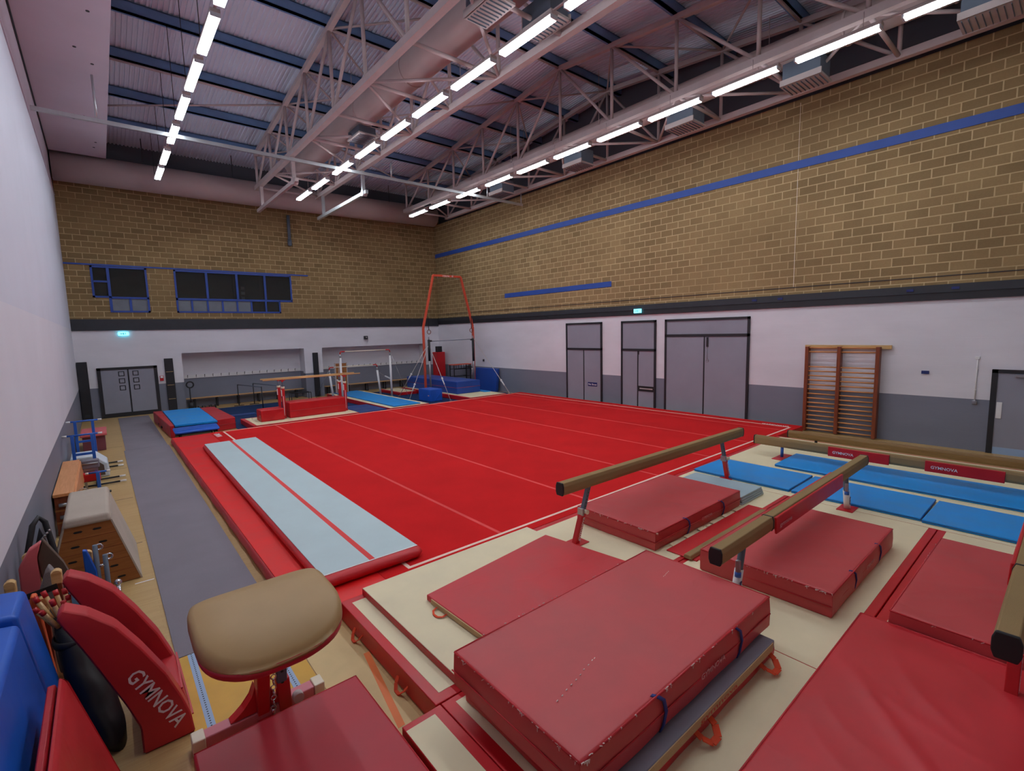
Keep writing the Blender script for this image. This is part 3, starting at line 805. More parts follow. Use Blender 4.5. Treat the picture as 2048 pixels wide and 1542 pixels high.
# ---- inflatable track lying on it, slightly askew
t = Thing('air_track', 'long pale blue-white inflatable tumbling track with a red centre stripe on the red floor', 'air track', (2.41, 10.2, ZM + .006))
t.o.rotation_euler = (0, 0, -.0145)
W, L, HT = .645, 4.76, .13
q = MB(); rings = []
prof = [(W - .06, 0), (W - .005, .02), (W + .02, .065), (W - .005, .11), (W - .06, HT)]
outl = []
def rr(wx, ly, r, n=6):
    pts = []
    for cx, cy, a0 in ((wx - r, ly - r, 0), (-wx + r, ly - r, 90), (-wx + r, -ly + r, 180), (wx - r, -ly + r, 270)):
        for k in range(n + 1):
            a = math.radians(a0 + 90 * k / n); pts.append((cx + r * math.cos(a), cy + r * math.sin(a)))
    return pts
for off, z in ((-.06, 0), (-.012, .012), (.012, .04), (.02, .065), (.012, .09), (-.012, .118), (-.05, .13)):
    rings.append([(a, b, z) for a, b in rr(W + off, L + off, .12)])
q.loft(rings); q.build('side_wall', 'redvinyl', t.o)
q = MB(); q.box(-W + .03, -L + .12, HT - .004, W - .03, L - .03, HT + .004, .003); q.build('top_skin', 'airtop', t.o)
q = MB(); q.box(-.035, -L + .12, HT + .004, .035, L - .03, HT + .0055); q.build('centre_stripe', 'redline', t.o)
q = MB(); q.box(-W + .03, -L + .1, HT + .003, W - .03, -L + .12, HT + .0055); q.build('edge_tape', 'logo', t.o)
q = MB(); q.tube((-W - .015, -L + .5, .065), (-W - .045, -L + .5, .065), .03, 12); q.build('valve', 'black', t.o)

# ------------------------------------------------------------------ base landing mats, cream tops and red edges
ZP = .20
def base_mat(label, x0, y0, x1, y1, b=(.09, .1, 0, .1), h=ZP, handles=()):
    # b: red border left, front, right, back
    t = Thing('landing_mat', label, 'landing mat', ((x0 + x1) / 2, (y0 + y1) / 2, 0), 'cream-topped landing mats')
    q = MB(); q.box(x0 + .001, y0 + .001, 0, x1 - .001, y1 - .001, h - .002, .006); t.part('cover', q, 'redvinyl', soft=True)
    q = MB(); q.box(x0 + max(b[0], .006), y0 + max(b[1], .006), h - .004, x1 - max(b[2], .006), y1 - max(b[3], .006), h); t.part('cream_top', q, 'cream')
    for y in handles:
        q = MB(); pts = [(x0 - .0, y - .09, .09), (x0 - .035, y - .07, .05), (x0 - .06, y - .03, .014), (x0 - .06, y + .03, .014), (x0 - .035, y + .07, .05), (x0, y + .09, .09)]
        for a, c in zip(pts, pts[1:]): q.bar(a, c, .03, .006)
        t.part('handle', q, 'orange')
    return t
base_mat('cream landing mat with red left edge and orange handles, under the small red mat', 1.75, 3.1, 4.37, 5.08, handles=(4.6, 3.65))
base_mat('cream landing mat under the high beam nearest the red floor', 4.37, 3.1, 8.70, 5.08, (0, .06, 0, .1))
base_mat('narrow cream landing mat squeezed beside the dark red vault mat', 1.45, 1.1, 1.785, 3.09, (.0, .09, .085, .06))
base_mat('cream landing mat under the big stack of maroon crash mats', 1.79, 1.1, 4.37, 3.09, (.1, .09, 0, .06))
base_mat('cream landing mat under the beam with the red padded side', 4.37, 1.17, 8.70, 3.09, (0, .09, 0, .06))
base_mat('cream landing mat mostly hidden under the wrinkled red mat', 1.79, -1.0, 4.37, 1.09, (.1, .09, 0, .09))
base_mat('cream landing mat showing beyond the right-hand maroon crash mat', 4.37, -1.0, 8.70, 1.16, (0, .09, 0, .09))
base_mat('cream landing mat under the row of three flat blue mats', 8.70, -1.0, 10.30, 5.08, (0, .09, 0, .1))
base_mat('cream landing mat under the two low beams near the right wall', 10.30, -1.0, 13.35, 5.08, (0, .09, .06, .1))

# ------------------------------------------------------------------ loose mats on top
def frayed(t, p, q_, n, out, m='stitch', s=.012):
    # worn corners and pulled threads along a piped edge
    p = Vector(p); q_ = Vector(q_); out = Vector(out); mb = MB()
    for k in range(n):
        f = random.random(); c = p.lerp(q_, f) + out * random.uniform(-.002, .004)
        L = s * random.uniform(.5, 2.2); dz = -random.random() * L * 1.5
        d = (q_ - p).normalized()
        mb.bar(c - d * L * .5, c + d * L * .5 + Vector((0, 0, dz * .6)), s * .35, s * .35)
        if random.random() < .5: mb.bar(c, c + Vector((0, 0, -L * 1.3)) + d * L * random.uniform(-.4, .4), s * .4, s * .3)
    o = t.part('frayed_stitching', mb, m); o['kind'] = 'stuff'; return o

def rnd_creases(x0, y0, x1, y1, n=6, amp=.006):
    out = []
    for k in range(n):
        a = (random.uniform(x0, x1), random.uniform(y0, y1)); th = random.choice((random.uniform(-.5, .5), random.uniform(.6, 1.2), random.uniform(-1.2, -.7)))
        L = random.uniform(.5, 1.1); out.append((a, (a[0] + L * math.cos(th), a[1] + L * math.sin(th)), random.uniform(.4, 1) * amp * random.choice((1, 1, -1)), random.uniform(.02, .045)))
    return out
def creased(x0, y0, z0, x1, y1, z1, top, creases, step=.045):
    # a soft cover: rounded top edges, slight puff, and raised creases across the top
    def ax(a, b):
        n = max(4, int((b - a) / step)); i = .022
        return [a, a + .006] + [a + i + (b - a - 2 * i) * k / n for k in range(n + 1)] + [b - .006, b]
    X, Y = ax(0, 1), None
    lx, ly = x1 - x0, y1 - y0
    def ax2(L):
        n = max(4, int(L / step)); i = .022
        return [0, .006 / L] + [(i + (L - 2 * i) * k / n) / L for k in range(n + 1)] + [1 - .006 / L, 1]
    U, V = ax2(lx), ax2(ly)
    T = [Vector(p) for p in top]
    mb = MB(); G = []
    for i, u in enumerate(U):
        col = []
        for j, v in enumerate(V):
            p = T[0] * (1 - u) * (1 - v) + T[1] * u * (1 - v) + T[2] * u * v + T[3] * (1 - u) * v
            d = min(u * lx, (1 - u) * lx, v * ly, (1 - v) * ly)
            e = -.022 if d < .001 else -.007 if d < .01 else 0
            f = min(1, d / .12)
            z = .008 * math.sin(PI * u) * math.sin(PI * v) + .003 * math.sin(5.1 * p.x + 1.3 * p.y) * math.cos(4.3 * p.y) * f
            for a, b, am, w in creases:
                ux, uy = b[0] - a[0], b[1] - a[1]; L2 = ux * ux + uy * uy
                t_ = ((p.x - a[0]) * ux + (p.y - a[1]) * uy) / L2
                if -.1 < t_ < 1.1:
                    bow = .06 * math.sin(PI * max(0, min(1, t_)))
                    dd = ((p.x - a[0]) * uy - (p.y - a[1]) * ux) / math.sqrt(L2) - bow
                    z += am * math.exp(-(dd / w) ** 2) * max(0, math.sin(PI * (t_ + .1) / 1.2)) * f
            col.append(mb.bm.verts.new((p.x, p.y, p.z + e + z)))
        G.append(col)
    n, m_ = len(U), len(V)
    for i in range(n - 1):
        for j in range(m_ - 1): mb._f([G[i][j], G[i + 1][j], G[i + 1][j + 1], G[i][j + 1]], True)
    ring = [G[i][0] for i in range(n)] + [G[-1][j] for j in range(1, m_)] + [G[i][-1] for i in range(n - 2, -1, -1)] + [G[0][j] for j in range(m_ - 2, 0, -1)]
    prev = ring
    for f, o in ((.55, .006), (.08, .004), (0, -.008)):
        cur = []
        for v in ring:
            cx_, cy_ = (x0 + x1) / 2, (y0 + y1) / 2
            sx = 1 if v.co.x > x1 - .03 else -1 if v.co.x < x0 + .03 else 0; sy = 1 if v.co.y > y1 - .03 else -1 if v.co.y < y0 + .03 else 0
            wob = .003 * math.sin(9 * v.co.x + 7 * v.co.y)
            cur.append(mb.bm.verts.new((v.co.x + sx * (o + wob), v.co.y + sy * (o + wob), z0 + (v.co.z - z0) * f)))
        for k in range(len(ring)): mb._f([prev[k], cur[k], cur[(k + 1) % len(ring)], prev[(k + 1) % len(ring)]], True)
        prev = cur
    mb._f(prev)
    return mb

def crash(label, x0, y0, z0, x1, y1, z1, m='crash', seam=True, straps=(), patch=None, fray=(), skew=.012, group='maroon crash mats', creases=None):
    t = Thing('crash_mat', label, 'crash mat', ((x0 + x1) / 2, (y0 + y1) / 2, z0), group)
    j = lambda: random.uniform(-skew, skew)
    q = MB(); p = [(x0, y0, z0), (x1, y0, z0), (x1, y1, z0), (x0, y1, z0)]
    top = [(x0 + j(), y0 + j(), z1 + j() * .6), (x1 + j(), y0 + j(), z1 + j() * .6), (x1 + j(), y1 + j(), z1 + j() * .6), (x0 + j(), y1 + j(), z1 + j() * .6)]
    t.part('cover', creased(x0, y0, z0, x1, y1, z1, top, creases if creases is not None else rnd_creases(x0, y0, x1, y1)), m, soft=True)
    zm = z0 + (z1 - z0) * .46
    if seam:
        q = MB(); e = .006
        for a, b in (((x0 - e, y0 - e, zm), (x1 + e, y0 - e, zm)), ((x0 - e, y0 - e, zm), (x0 - e, y1 + e, zm)), ((x1 + e, y0 - e, zm), (x1 + e, y1 + e, zm))): q.tube(a, b, .006, 6)
        t.part('seam', q, 'redside')
    q = MB()
    for a, b in zip(top, top[1:] + top[:1]):
        a = Vector(a); b = Vector(b); cc = Vector(((x0 + x1) / 2, (y0 + y1) / 2, a.z)); ia = (cc - a).normalized() * .006; ib = (cc - b).normalized() * .006
        q.tube(a + ia - Vector((0, 0, .009)), b + ib - Vector((0, 0, .009)), .0085, 8)
    t.part('piping', q, 'redside')
    for x in straps:
        q = MB(); q.path([(x - .02, y0 + .03, z1 - .001), (x - .01, y0 - .001, z1 - .012), (x + .004, y0 - .016, z1 - .05), (x + .012, y0 - .02, (z0 + z1) / 2), (x + .006, y0 - .012, z0 + .05), (x, y0 - .002, z0 + .012)], .006, 6)
        for v in q.bm.verts: v.co.x = x + (v.co.x - x) * 3.2
        t.part('strap', q, 'navyweb')
    if patch:
        px, w, txt, pm = patch
        h = .05
        t.part('lettering', text_mb(txt, (px, y0 - .016, z0 + (z1 - z0) * .42), (1, 0, 0), (0, 0, 1), h * 1.3, .001, .004, width=w), pm)
    for a, b, n, o in fray: frayed(t, a, b, n, o)
    return t
# big stack in front
t = crash('lowest dark red crash mat of the front stack, with orange loop handles', 1.96, 1.60, ZP, 4.31, 2.98, .325, 'redside', seam=False)
for x in (3.02, 4.05):
    q = MB(); pts = [(x - .1, 1.592, .30), (x - .09, 1.53, .27), (x - .04, 1.48, .235), (x + .04, 1.48, .235), (x + .09, 1.53, .27), (x + .1, 1.592, .30)]
    for a, b in zip(pts, pts[1:]): q.bar(a, b, .05, .008)
    t.part('handle', q, 'orange')
t = Thing('thin_mat', 'grey mat with a beige edge strip sandwiched in the front stack', 'mat', (3, 2.3, .33))
q = MB(); q.box(1.98, 1.56, .328, 4.20, 2.94, .402, .006); t.part('cover', q, 'greymat2')
q = MB(); q.box(2.0, 1.552, .332, 4.16, 1.559, .398); t.part('edge_strip', q, 'velcro')
t.part('lettering', text_mb('gymnova', (2.95, 1.551, .345), (1, 0, 0), (0, 0, 1), .055, .0005, .006, width=.55), 'logored')
t = crash('largest maroon crash mat, on top of the front stack', 1.83, 1.66, .41, 4.33, 2.95, .70, 'crash', straps=(2.62, 3.72), patch=(3.12, .36, 'GYMNOVA', 'logopink'),
      fray=[((1.86, 1.66, .70), (4.3, 1.66, .70), 26, (0, -.004, 0)), ((1.83, 1.68, .69), (1.83, 2.9, .69), 26, (-.006, 0, 0)), ((1.83, 1.655, .70), (1.9, 1.655, .68), 12, (-.004, -.006, 0)), ((1.9, 2.95, .70), (4.2, 2.95, .70), 16, (0, .004, 0))])
q = MB()
for k in range(70):
    y = 1.78 + (2.87 - 1.78) * 0 ; x = 2.05 + 2.05 * k / 70
    if k < 16 and k % 2: continue
    y = 2.06 + .46 * (x - 2.05) / 2.05 + random.uniform(-.004, .004)
    q.bar((x, y, .703), (x + .016, y + .004, .703), .005, .004)
t.part('stitching', q, 'stitch')['kind'] = 'stuff'
t = Thing('thin_mat', 'flat bright maroon mat with a beige side strip lying on the cream mat', 'mat', (3.4, 4.0, .285))
q = MB(); q.hexa([(2.44, 3.10, .283), (4.60, 3.05, .283), (4.38, 4.57, .283), (2.40, 4.34, .283), (2.44, 3.10, .345), (4.60, 3.05, .345), (4.38, 4.57, .345), (2.40, 4.34, .345)], .008, 2); t.part('cover', q, 'crash2', soft=True)
q = MB(); q.hexa([(2.425, 3.2, .289), (2.437, 3.2, .289), (2.404, 4.24, .289), (2.392, 4.24, .289), (2.425, 3.2, .338), (2.437, 3.2, .338), (2.404, 4.24, .338), (2.392, 4.24, .338)]); t.part('edge_strip', q, 'velcro')
q = MB(); pts = [(2.39, 4.12, .30), (2.34, 4.11, .292), (2.31, 4.05, .29), (2.315, 3.99, .29), (2.35, 3.95, .292), (2.40, 3.95, .30)]
for a, b in zip(pts, pts[1:]): q.bar(a, b, .02, .005)
t.part('handle', q, 'orange')
t = Thing('thin_mat', 'wide cream mat with dark red sides lying on the front-left landing mat', 'mat', (3.2, 4.1, .2))
q = MB(); q.box(1.99, 3.02, .202, 4.48, 5.06, .272, .006); t.part('cover', q, 'redside', soft=True)
q = MB(); q.box(1.995, 3.02, .270, 4.476, 5.055, .279, .004); t.part('cream_top', q, 'cream')

crash('maroon crash mat under the high beam nearest the red floor', 5.27, 3.44, ZP, 7.66, 4.79, .455, straps=(6.05, 7.05), patch=(6.42, .3, 'GYMNOVA', 'logopink'),
      fray=[((5.27, 3.46, .45), (5.27, 4.7, .45), 18, (-.005, 0, 0)), ((5.275, 3.435, .455), (5.33, 3.435, .44), 6, (-.004, -.005, 0))])
crash('scuffed maroon crash mat under the beam with the red padded side', 5.26, 1.45, ZP, 7.57, 2.82, .46, straps=(5.98, 6.95), patch=(6.4, .3, 'GYMNOVA', 'logopink'),
      fray=[((5.26, 1.47, .455), (5.26, 2.75, .455), 46, (-.006, 0, 0)), ((5.262, 1.445, .46), (5.32, 1.445, .43), 14, (-.004, -.006, 0))])
crash('maroon crash mat at the right edge, beyond the wrinkled red mat', 5.46, -.45, ZP, 7.82, 1.02, .40, seam=False, straps=(6.1, 7.2), fray=[((5.48, 1.02, .395), (7.6, 1.02, .395), 24, (0, .004, 0)), ((5.455, -.4, .395), (5.455, .9, .395), 8, (-.005, 0, 0))])
crash('large wrinkled bright red mat filling the bottom right corner', 2.45, -1.1, ZP, 5.43, 1.235, .30, 'crash2', seam=False, group='maroon crash mats', creases=[((4.55, 1.15), (3.0, -.25), .016, .05), ((5.0, .95), (4.2, .35), .008, .05), ((4.4, 1.0), (4.0, .1), .007, .03), ((4.0, 1.15), (3.6, .7), .006, .025), ((3.6, 1.1), (3.2, .5), .007, .03), ((3.2, 1.0), (2.9, .6), .006, .03), ((5.2, .5), (4.5, -.4), .006, .05)])

# dark red mat in front of the vault
t = Thing('thin_mat', 'plain dark red mat against the foot of the vaulting table', 'mat', (.82, 3, 0))
q = MB(); q.box(.235, 1.2, 0, 1.42, 3.86, .20, .018, 3); t.part('cover', q, 'maroon', soft=True)
q = MB()
for a, b in (((.24, 3.855, .195), (1.415, 3.855, .195)), ((1.415, 1.2, .195), (1.415, 3.855, .195))): q.tube(a, b, .005, 6)
t.part('piping', q, 'redside')

# grey folding mat
t = Thing('folding_mat', 'pale grey-blue folding mat of stacked panels beside the maroon crash mat', 'folding mat', (8.1, 4.0, ZP))
for k in range(4):
    z = ZP + .003 + k * .034
    q = MB(); q.box(7.70 + .01 * (k % 2), 3.42 + .008 * k, z, 8.50 - .01 * k, 4.66, z + .031, .006); t.part('panel', q, 'greymat', soft=True)
# blue mats
def flat(name, m, label, pts, z0, z1, group=None, cat='mat', edge=None):
    t = Thing(name, label, cat, (sum(p[0] for p in pts) / 4, sum(p[1] for p in pts) / 4, z0), group)
    q = MB(); q.hexa([(x, y, z0) for x, y in pts] + [(x, y, z1) for x, y in pts], .008, 2); t.part('cover', q, m, soft=True)
    if edge:
        q = MB()
        P = [Vector((x, y, (z0 + z1) / 2)) for x, y in pts]
        for a, b in zip(P, P[1:] + P[:1]): q.tube(a, b, .006, 6)
        t.part('piping', q, edge)
    return t
g = 'flat blue mats by the beams'
flat('thin_mat', 'blue', 'flat blue mat nearest the big red floor, beside the far beam leg', [(8.91, 3.17), (10.07, 3.18), (10.09, 4.94), (8.93, 4.95)], .203, .253, g, edge='navy')
flat('thin_mat', 'blue', 'middle one of three flat blue mats in a row, behind the white beam leg', [(8.885, 1.385), (10.04, 1.39), (10.04, 3.13), (8.89, 3.125)], .203, .253, g, edge='navy')
flat('thin_mat', 'blue', 'flat blue mat at the right edge, last of three in a row', [(8.80, -.5), (9.95, -.5), (9.98, 1.345), (8.84, 1.365)], .203, .253, g, edge='navy')
flat('thin_mat', 'blue', 'long wrinkled blue mat under the low beam with two red pads', [(10.36, .12), (11.58, .12), (11.58, 4.0), (10.38, 3.98)], .203, .253, g, edge='navy')
flat('thin_mat', 'blue', 'blue mat continuing past the right edge behind the wrinkled blue one', [(10.36, -1.0), (11.58, -1.0), (11.58, .10), (10.36, .10)], .203, .253, g, edge='navy')

# padded runway cover with cream tabs lying between the beams
t = Thing('beam_pad', 'creased red vinyl strip with cream tabs and a tan ridge, lying between two crash mats', 'beam pad', (6.5, 3.15, .2))
q = MB(); q.box(5.40, 2.94, .203, 7.78, 3.36, .216, .005); t.part('cover', q, 'redvinyl', soft=True)
q = MB(); q.prism([(2.985, .216), (3.105, .216), (3.085, .268), (3.0, .268)], 'X', 5.36, 7.6, .008); t.part('ridge', q, 'suede', soft=True)
for k in range(6):
    x = 5.55 + k * .36
    q = MB(); q.hexa([(x, 3.355, .2165), (x + .17, 3.355, .2165), (x + .15, 3.43, .2165), (x + .02, 3.43, .2165), (x, 3.355, .2185), (x + .17, 3.355, .2185), (x + .15, 3.43, .2185), (x + .02, 3.43, .2185)])
    t.part('tab', q, 'cream')
t.part('lettering', text_mb('gymnova', (5.46, 2.96, .2165), (0, -1, 0), (1, 0, 0), .07, .001, .008, width=.2), 'logo') if False else None

# ------------------------------------------------------------------ runway and odd floor pieces at the left
mb = MB(); mb.box(.27, 17.37, .0005, 1.25, 24.9, .010); solo('carpet_runner', mb, 'greycarpet', 'far piece of the grey carpet runway, by the grey double door', 'carpet runner', 'grey carpet runway')
mb = MB(); mb.hexa([(.29, 5.51, .0005), (1.235, 5.51, .0005), (1.275, 17.35, .0005), (.235, 17.35, .0005), (.29, 5.51, .011), (1.235, 5.51, .011), (1.275, 17.35, .011), (.235, 17.35, .011)])
solo('carpet_runner', mb, 'greycarpet', 'long near piece of the grey carpet runway along the left of the red floor', 'carpet runner', 'grey carpet runway')
t = Thing('run_up_board', 'yellow floor board with two perforated pale blue tapes under the vaulting table', 'floor board', (.76, 4.9, 0))
q = MB(); q.box(.29, 4.21, .0005, 1.235, 5.5, .009); t.part('board', q, 'yellow')
for x in (.405, 1.06):
    q = MB(); q.box(x - .03, 4.21, .009, x + .03, 5.5, .011); q.mi = 1
    for k in range(40): q.box(x - .006, 4.23 + k * .032, .011, x + .006, 4.242 + k * .032, .0116)
    t.part('tape', q, ['tape', 'black'])
mb = MB(); mb.box(1.245, 1.2, .0005, 1.71, 4.95, .006); solo('floor_sheet', mb, 'paleply', 'pale ply sheet on the floor between the vault and the cream mats', 'floor board')
mb = MB(); mb.hexa([(1.52, 3.3, .0062), (1.58, 3.3, .0062), (1.745, 4.35, .0062), (1.685, 4.35, .0062), (1.52, 3.3, .0072), (1.58, 3.3, .0072), (1.745, 4.35, .0072), (1.685, 4.35, .0072)])
solo('court_line', mb, 'orangeline', 'short orange line painted on the floor beside the cream mat', 'floor line')
for k, (y, a) in enumerate(((12.04, 0), (9.22, -.06), (15.0, .02), (7.66, 0), (18.2, 0))):
    mb = MB()
    if y < 8: mb.box(.06, y - .012, .0004, .26, y + .012, .0012)
    else: mb.box(-.80, y - .008, .0004, .22, y + .008, .0012)
    solo('floor_tape', mb, 'logo' if y < 8 else 'charcoal', ['dark floor joint left of the carpet, level with the wooden bench box', 'dark floor joint left of the carpet, beside the white-topped vaulting box', 'dark floor joint left of the carpet, beside the blue trestles', 'short white tape mark on the floor beside the vaulting box foot', 'dark floor joint left of the carpet, near the red-topped box'][k], 'floor line', 'floor joints left of the carpet')
mb = MB(); mb.box(3.32, 17.52, .0005, 15.5, 24.7, .012); solo('carpet', mb, 'navycarpet', 'dark navy carpet under the apparatus at the back of the hall', 'carpet')
# ------------------------------------------------------------------ balance beams
def beam(label, L, ztop, loc, rz, legs, pads=(), leg_style='red', z0=.2, body='suede', capm='blackrub', strap=None, h=.165):
    t = Thing('balance_beam', label, 'balance beam', (0, 0, 0))
    r = t.o
    sec = [(-.05, ztop), (.05, ztop), (.066, ztop - .045), (.066, ztop - h + .045), (.05, ztop - h), (-.05, ztop - h), (-.066, ztop - h + .045), (-.066, ztop - .045)]
    q = MB(); q.prism(sec, 'X', -L / 2, L / 2, .006); q.build('beam_body', body, r, soft=True)
    for s in (-1, 1):
        sc = [(a * 1.05, ztop - h / 2 + (b - ztop + h / 2) * 1.06) for a, b in sec]
        q = MB(); q.prism(sc, 'X', s * (L / 2 - .004), s * (L / 2 + .022), .008); q.build('end_cap', capm, r, soft=True)
    for xt, xb_ in legs:
        zt_, zb_ = ztop - h, z0
        P = lambda f: Vector((xt + (xb_ - xt) * f, 0, zt_ + (zb_ - zt_) * f))
        q = MB()
        if leg_style in ('red', 'white'):
            f1 = .42
            if leg_style == 'red': q.bar(P(f1), P(1), .075, .075, .006)
            else: q.tube(P(f1), P(1), .045, 16)
            leg = q.build('leg', 'redsteel' if leg_style == 'red' else 'white', r)
            q = MB()
            if leg_style == 'red':
                q.bar(P(0), P(f1 + .05), .055, .055, .004); q.mi = 1
                for k in range(6):
                    c = P(.05 + k * .06); q.tube(c + Vector((0, -.0276, 0)), c + Vector((0, -.0285, 0)), .009, 8)
            else: q.tube(P(0), P(f1 + .05), .036, 16)
            q.build('inner_tube', ['vent', 'black'], leg)
            c = P(f1 + .02)
            q = MB()
            if leg_style == 'red':
                q.tube(c + Vector((.01, -.03, 0)), c + Vector((.01, -.085, 0)), .03, 16); q.build('knob', 'cream_pl', leg)
                q = MB(); q.box(c.x - .055, -.05, c.z - .05, c.x - .02, .05, c.z + .05, .006); q.build('clamp', 'silver', leg)
            else:
                q.bar(c + Vector((-.07, -.02, .14)), c + Vector((-.09, -.03, .0)), .045, .045, .008); q.build('clamp', 'silver', leg)
                q = MB(); q.tube(c + Vector((-.09, -.03, .02)), c + Vector((-.095, -.032, -.03)), .032, 16); q.build('knob', 'bluesteel', leg)
            d = (P(0) - P(1)).normalized()
            if leg_style == 'red':
                tb = text_mb('gymnova', P(.96) + Vector((.028, -.039, 0)) + d * .0, d, Vector((-1, 0, 0)) - d * d.dot(Vector((-1, 0, 0))), .06, .001, .006, width=.33); tb.build('lettering', 'logo', leg)
            else:
                q = MB(); c2 = P(.72)
                q.bar(c2 + Vector((-.005, -.046, .06)), c2 + Vector((.004, -.046, -.06)), .04, .004); q.build('label_plate', 'signblue', leg)
                tb = text_mb('CE', c2 + Vector((.016, -.049, -.05)), (0, 0, 1), (-1, 0, 0), .035, .0005, .006, width=.09); tb.build('lettering', 'logo', leg)
            q = MB(); q.box(xb_ - .16, -.11, z0 + .001, xb_ + .16, .11, z0 + .012, .004); q.build('foot_plate', 'redvinyl', r)
        else:
            q.tube(P(0), P(1), .03, 14); leg = q.build('leg', 'bluesteel' if leg_style == 'blue' else 'blackrub', r)
            q = MB(); q.box(xb_ - .1, -.30, z0 + .001, xb_ + .1, .30, z0 + .012, .004); q.build('foot_plate', 'redside' if leg_style == 'blue' else 'blackrub', r)
    for x0, x1, sides, txt in pads:
        for s in sides:
            q = MB(); q.hexa([(x0, s * .068, ztop - .205), (x1, s * .068, ztop - .205), (x1, s * .092, ztop - .205), (x0, s * .092, ztop - .205),
                              (x0, s * .054, ztop - .012), (x1, s * .054, ztop - .012), (x1, s * .083, ztop - .012), (x0, s * .083, ztop - .012)], .008, 2)
            pad = q.build('side_pad', 'redvinyl', r, soft=True)
            if s < 0:
                tb = text_mb(txt, (x0 + .08, -.095, ztop - .14), (1, 0, 0), (0, -.04, 1), .075, .001, .012, width=.36); tb.build('lettering', 'logo' if txt.isupper() else 'logopink', pad)
    if strap is not None:
        q = MB(); sc = [(a * 1.06, ztop - h / 2 + (b - ztop + h / 2) * 1.05) for a, b in sec]; q.prism(sc, 'X', strap - .012, strap + .012, .003); q.build('strap', 'blackrub', r)
    r.location = loc; r.rotation_euler = (0, 0, rz)
    return t
beam('high tan balance beam on red legs, nearest the big red floor', 4.99, 1.11, (6.93, 4.30, 0), -.012, [(-1.95, -2.22), (1.77, 2.03)], leg_style='red')
beam('tan balance beam with a red padded side on white legs, between two crash mats', 5.02, .92, (6.97, 2.24, 0), .006, [(-1.92, -2.08), (1.58, 1.75)], pads=[(-1.26, 1.14, (-1, 1), 'gymnova')], leg_style='white', strap=-1.29)
beam('low tan beam with two red pads, over the long blue mat', 5.0, .62, (11.22, 2.23, 0), -PI / 2, [(-1.93, -1.93), (1.9, 1.9)], pads=[(-1.03, -.02, (-1,), 'GYMNOVA'), (.50, 1.52, (-1,), 'GYMNOVA')], leg_style='blue', h=.19)
beam('lowest brown beam, closest to the right wall', 5.0, .50, (12.82, 2.11, 0), -PI / 2, [(-1.9, -1.9), (1.9, 1.9)], leg_style='black', body='beamwood' if 'beamwood' in MAT else 'suede')
beam('high tan beam end with a black cap poking in at the right edge', 5.0, 1.20, (6.55, .185, 0), 0, [(-1.4, -1.55), (1.8, 1.95)], pads=[(-1.22, 1.2, (-1, 1), 'gymnova')], leg_style='red', strap=-1.25)
# ------------------------------------------------------------------ apparatus at the back of the hall
# mini trampoline with red and blue mats beside the runway
def softblock(t, name, m, pts, z0, z1, bev=.02, zt=None, parent=None):
    q = MB(); q.hexa([(x, y, z0) for x, y in pts] + [(x, y, z1) for x, y in pts], bev, 3); return t.part(name, q, m, parent, soft=True)
t = Thing('crash_mat', 'narrow red block left of the blue mat by the grey carpet', 'crash mat', (1.43, 20.5, 0), 'red blocks by the runway')
softblock(t, 'cover', 'redside', [(1.43, 18.45), (1.545, 18.45), (1.56, 22.65), (1.29, 22.7)], .005, .40)
q = MB()
for y in (20.4, 21.3): q.box(1.33, y - .1, .08, 1.40, y + .1, .14)
t.part('handle', q, 'blackrub')
t = Thing('crash_mat', 'red block right of the blue mat, in the far left of the hall', 'crash mat', (3, 20.5, 0), 'red blocks by the runway')
softblock(t, 'cover', 'redside', [(2.735, 18.6), (3.31, 18.75), (3.24, 22.35), (2.77, 22.4)], .005, .40)
q = MB(); q.tube((2.74, 18.59, .2), (3.315, 18.745, .2), .007, 6); q.tube((3.315, 18.745, .2), (3.245, 22.35, .2), .007, 6); t.part('seam', q, 'crash')
t = Thing('thin_mat', 'bright blue mat lying between two red blocks, far left', 'mat', (2.1, 20.4, .36))
softblock(t, 'cover', 'blue', [(1.56, 18.42), (2.715, 18.34), (2.75, 22.42), (1.575, 22.5)], .345, .415, .012)
q = MB(); q.box(1.6, 18.8, .02, 2.68, 22.3, .34); t.part('base_block', q, 'navy')
t = Thing('trampette', 'blue sprung trampette with a white label in front of the blue mat', 'trampette', (2.1, 18, 0))
q = MB()
rings = []
for z, o in ((0, 0), (.035, .012), (.06, 0)):
    rings.append([(1.50 + .56 + a, 17.86 + b, .24 + z + (b + .32) * .10) for a, b in rr(.585 + o, .31 + o, .09)])
q.loft(rings); t.part('bed_pad', q, 'royal')
q = MB(); q.hexa([(1.72, 17.64, .304), (2.32, 17.64, .304), (2.28, 17.8, .322), (1.76, 17.8, .322), (1.72, 17.64, .308), (2.32, 17.64, .308), (2.28, 17.8, .326), (1.76, 17.8, .326)]); t.part('label_plate', q, 'ventlip')
for x in (1.62, 2.5):
    for y, zz in ((17.62, .24), (18.1, .29)):
        q = MB(); q.tube((x, y, .0), (x, y, zz), .018, 8); t.part('leg', q, 'blackrub')
q = MB(); q.tube((1.62, 17.62, .06), (2.5, 17.62, .06), .015, 8); q.tube((1.62, 18.1, .06), (2.5, 18.1, .06), .015, 8); t.part('cross_tube', q, 'silver')

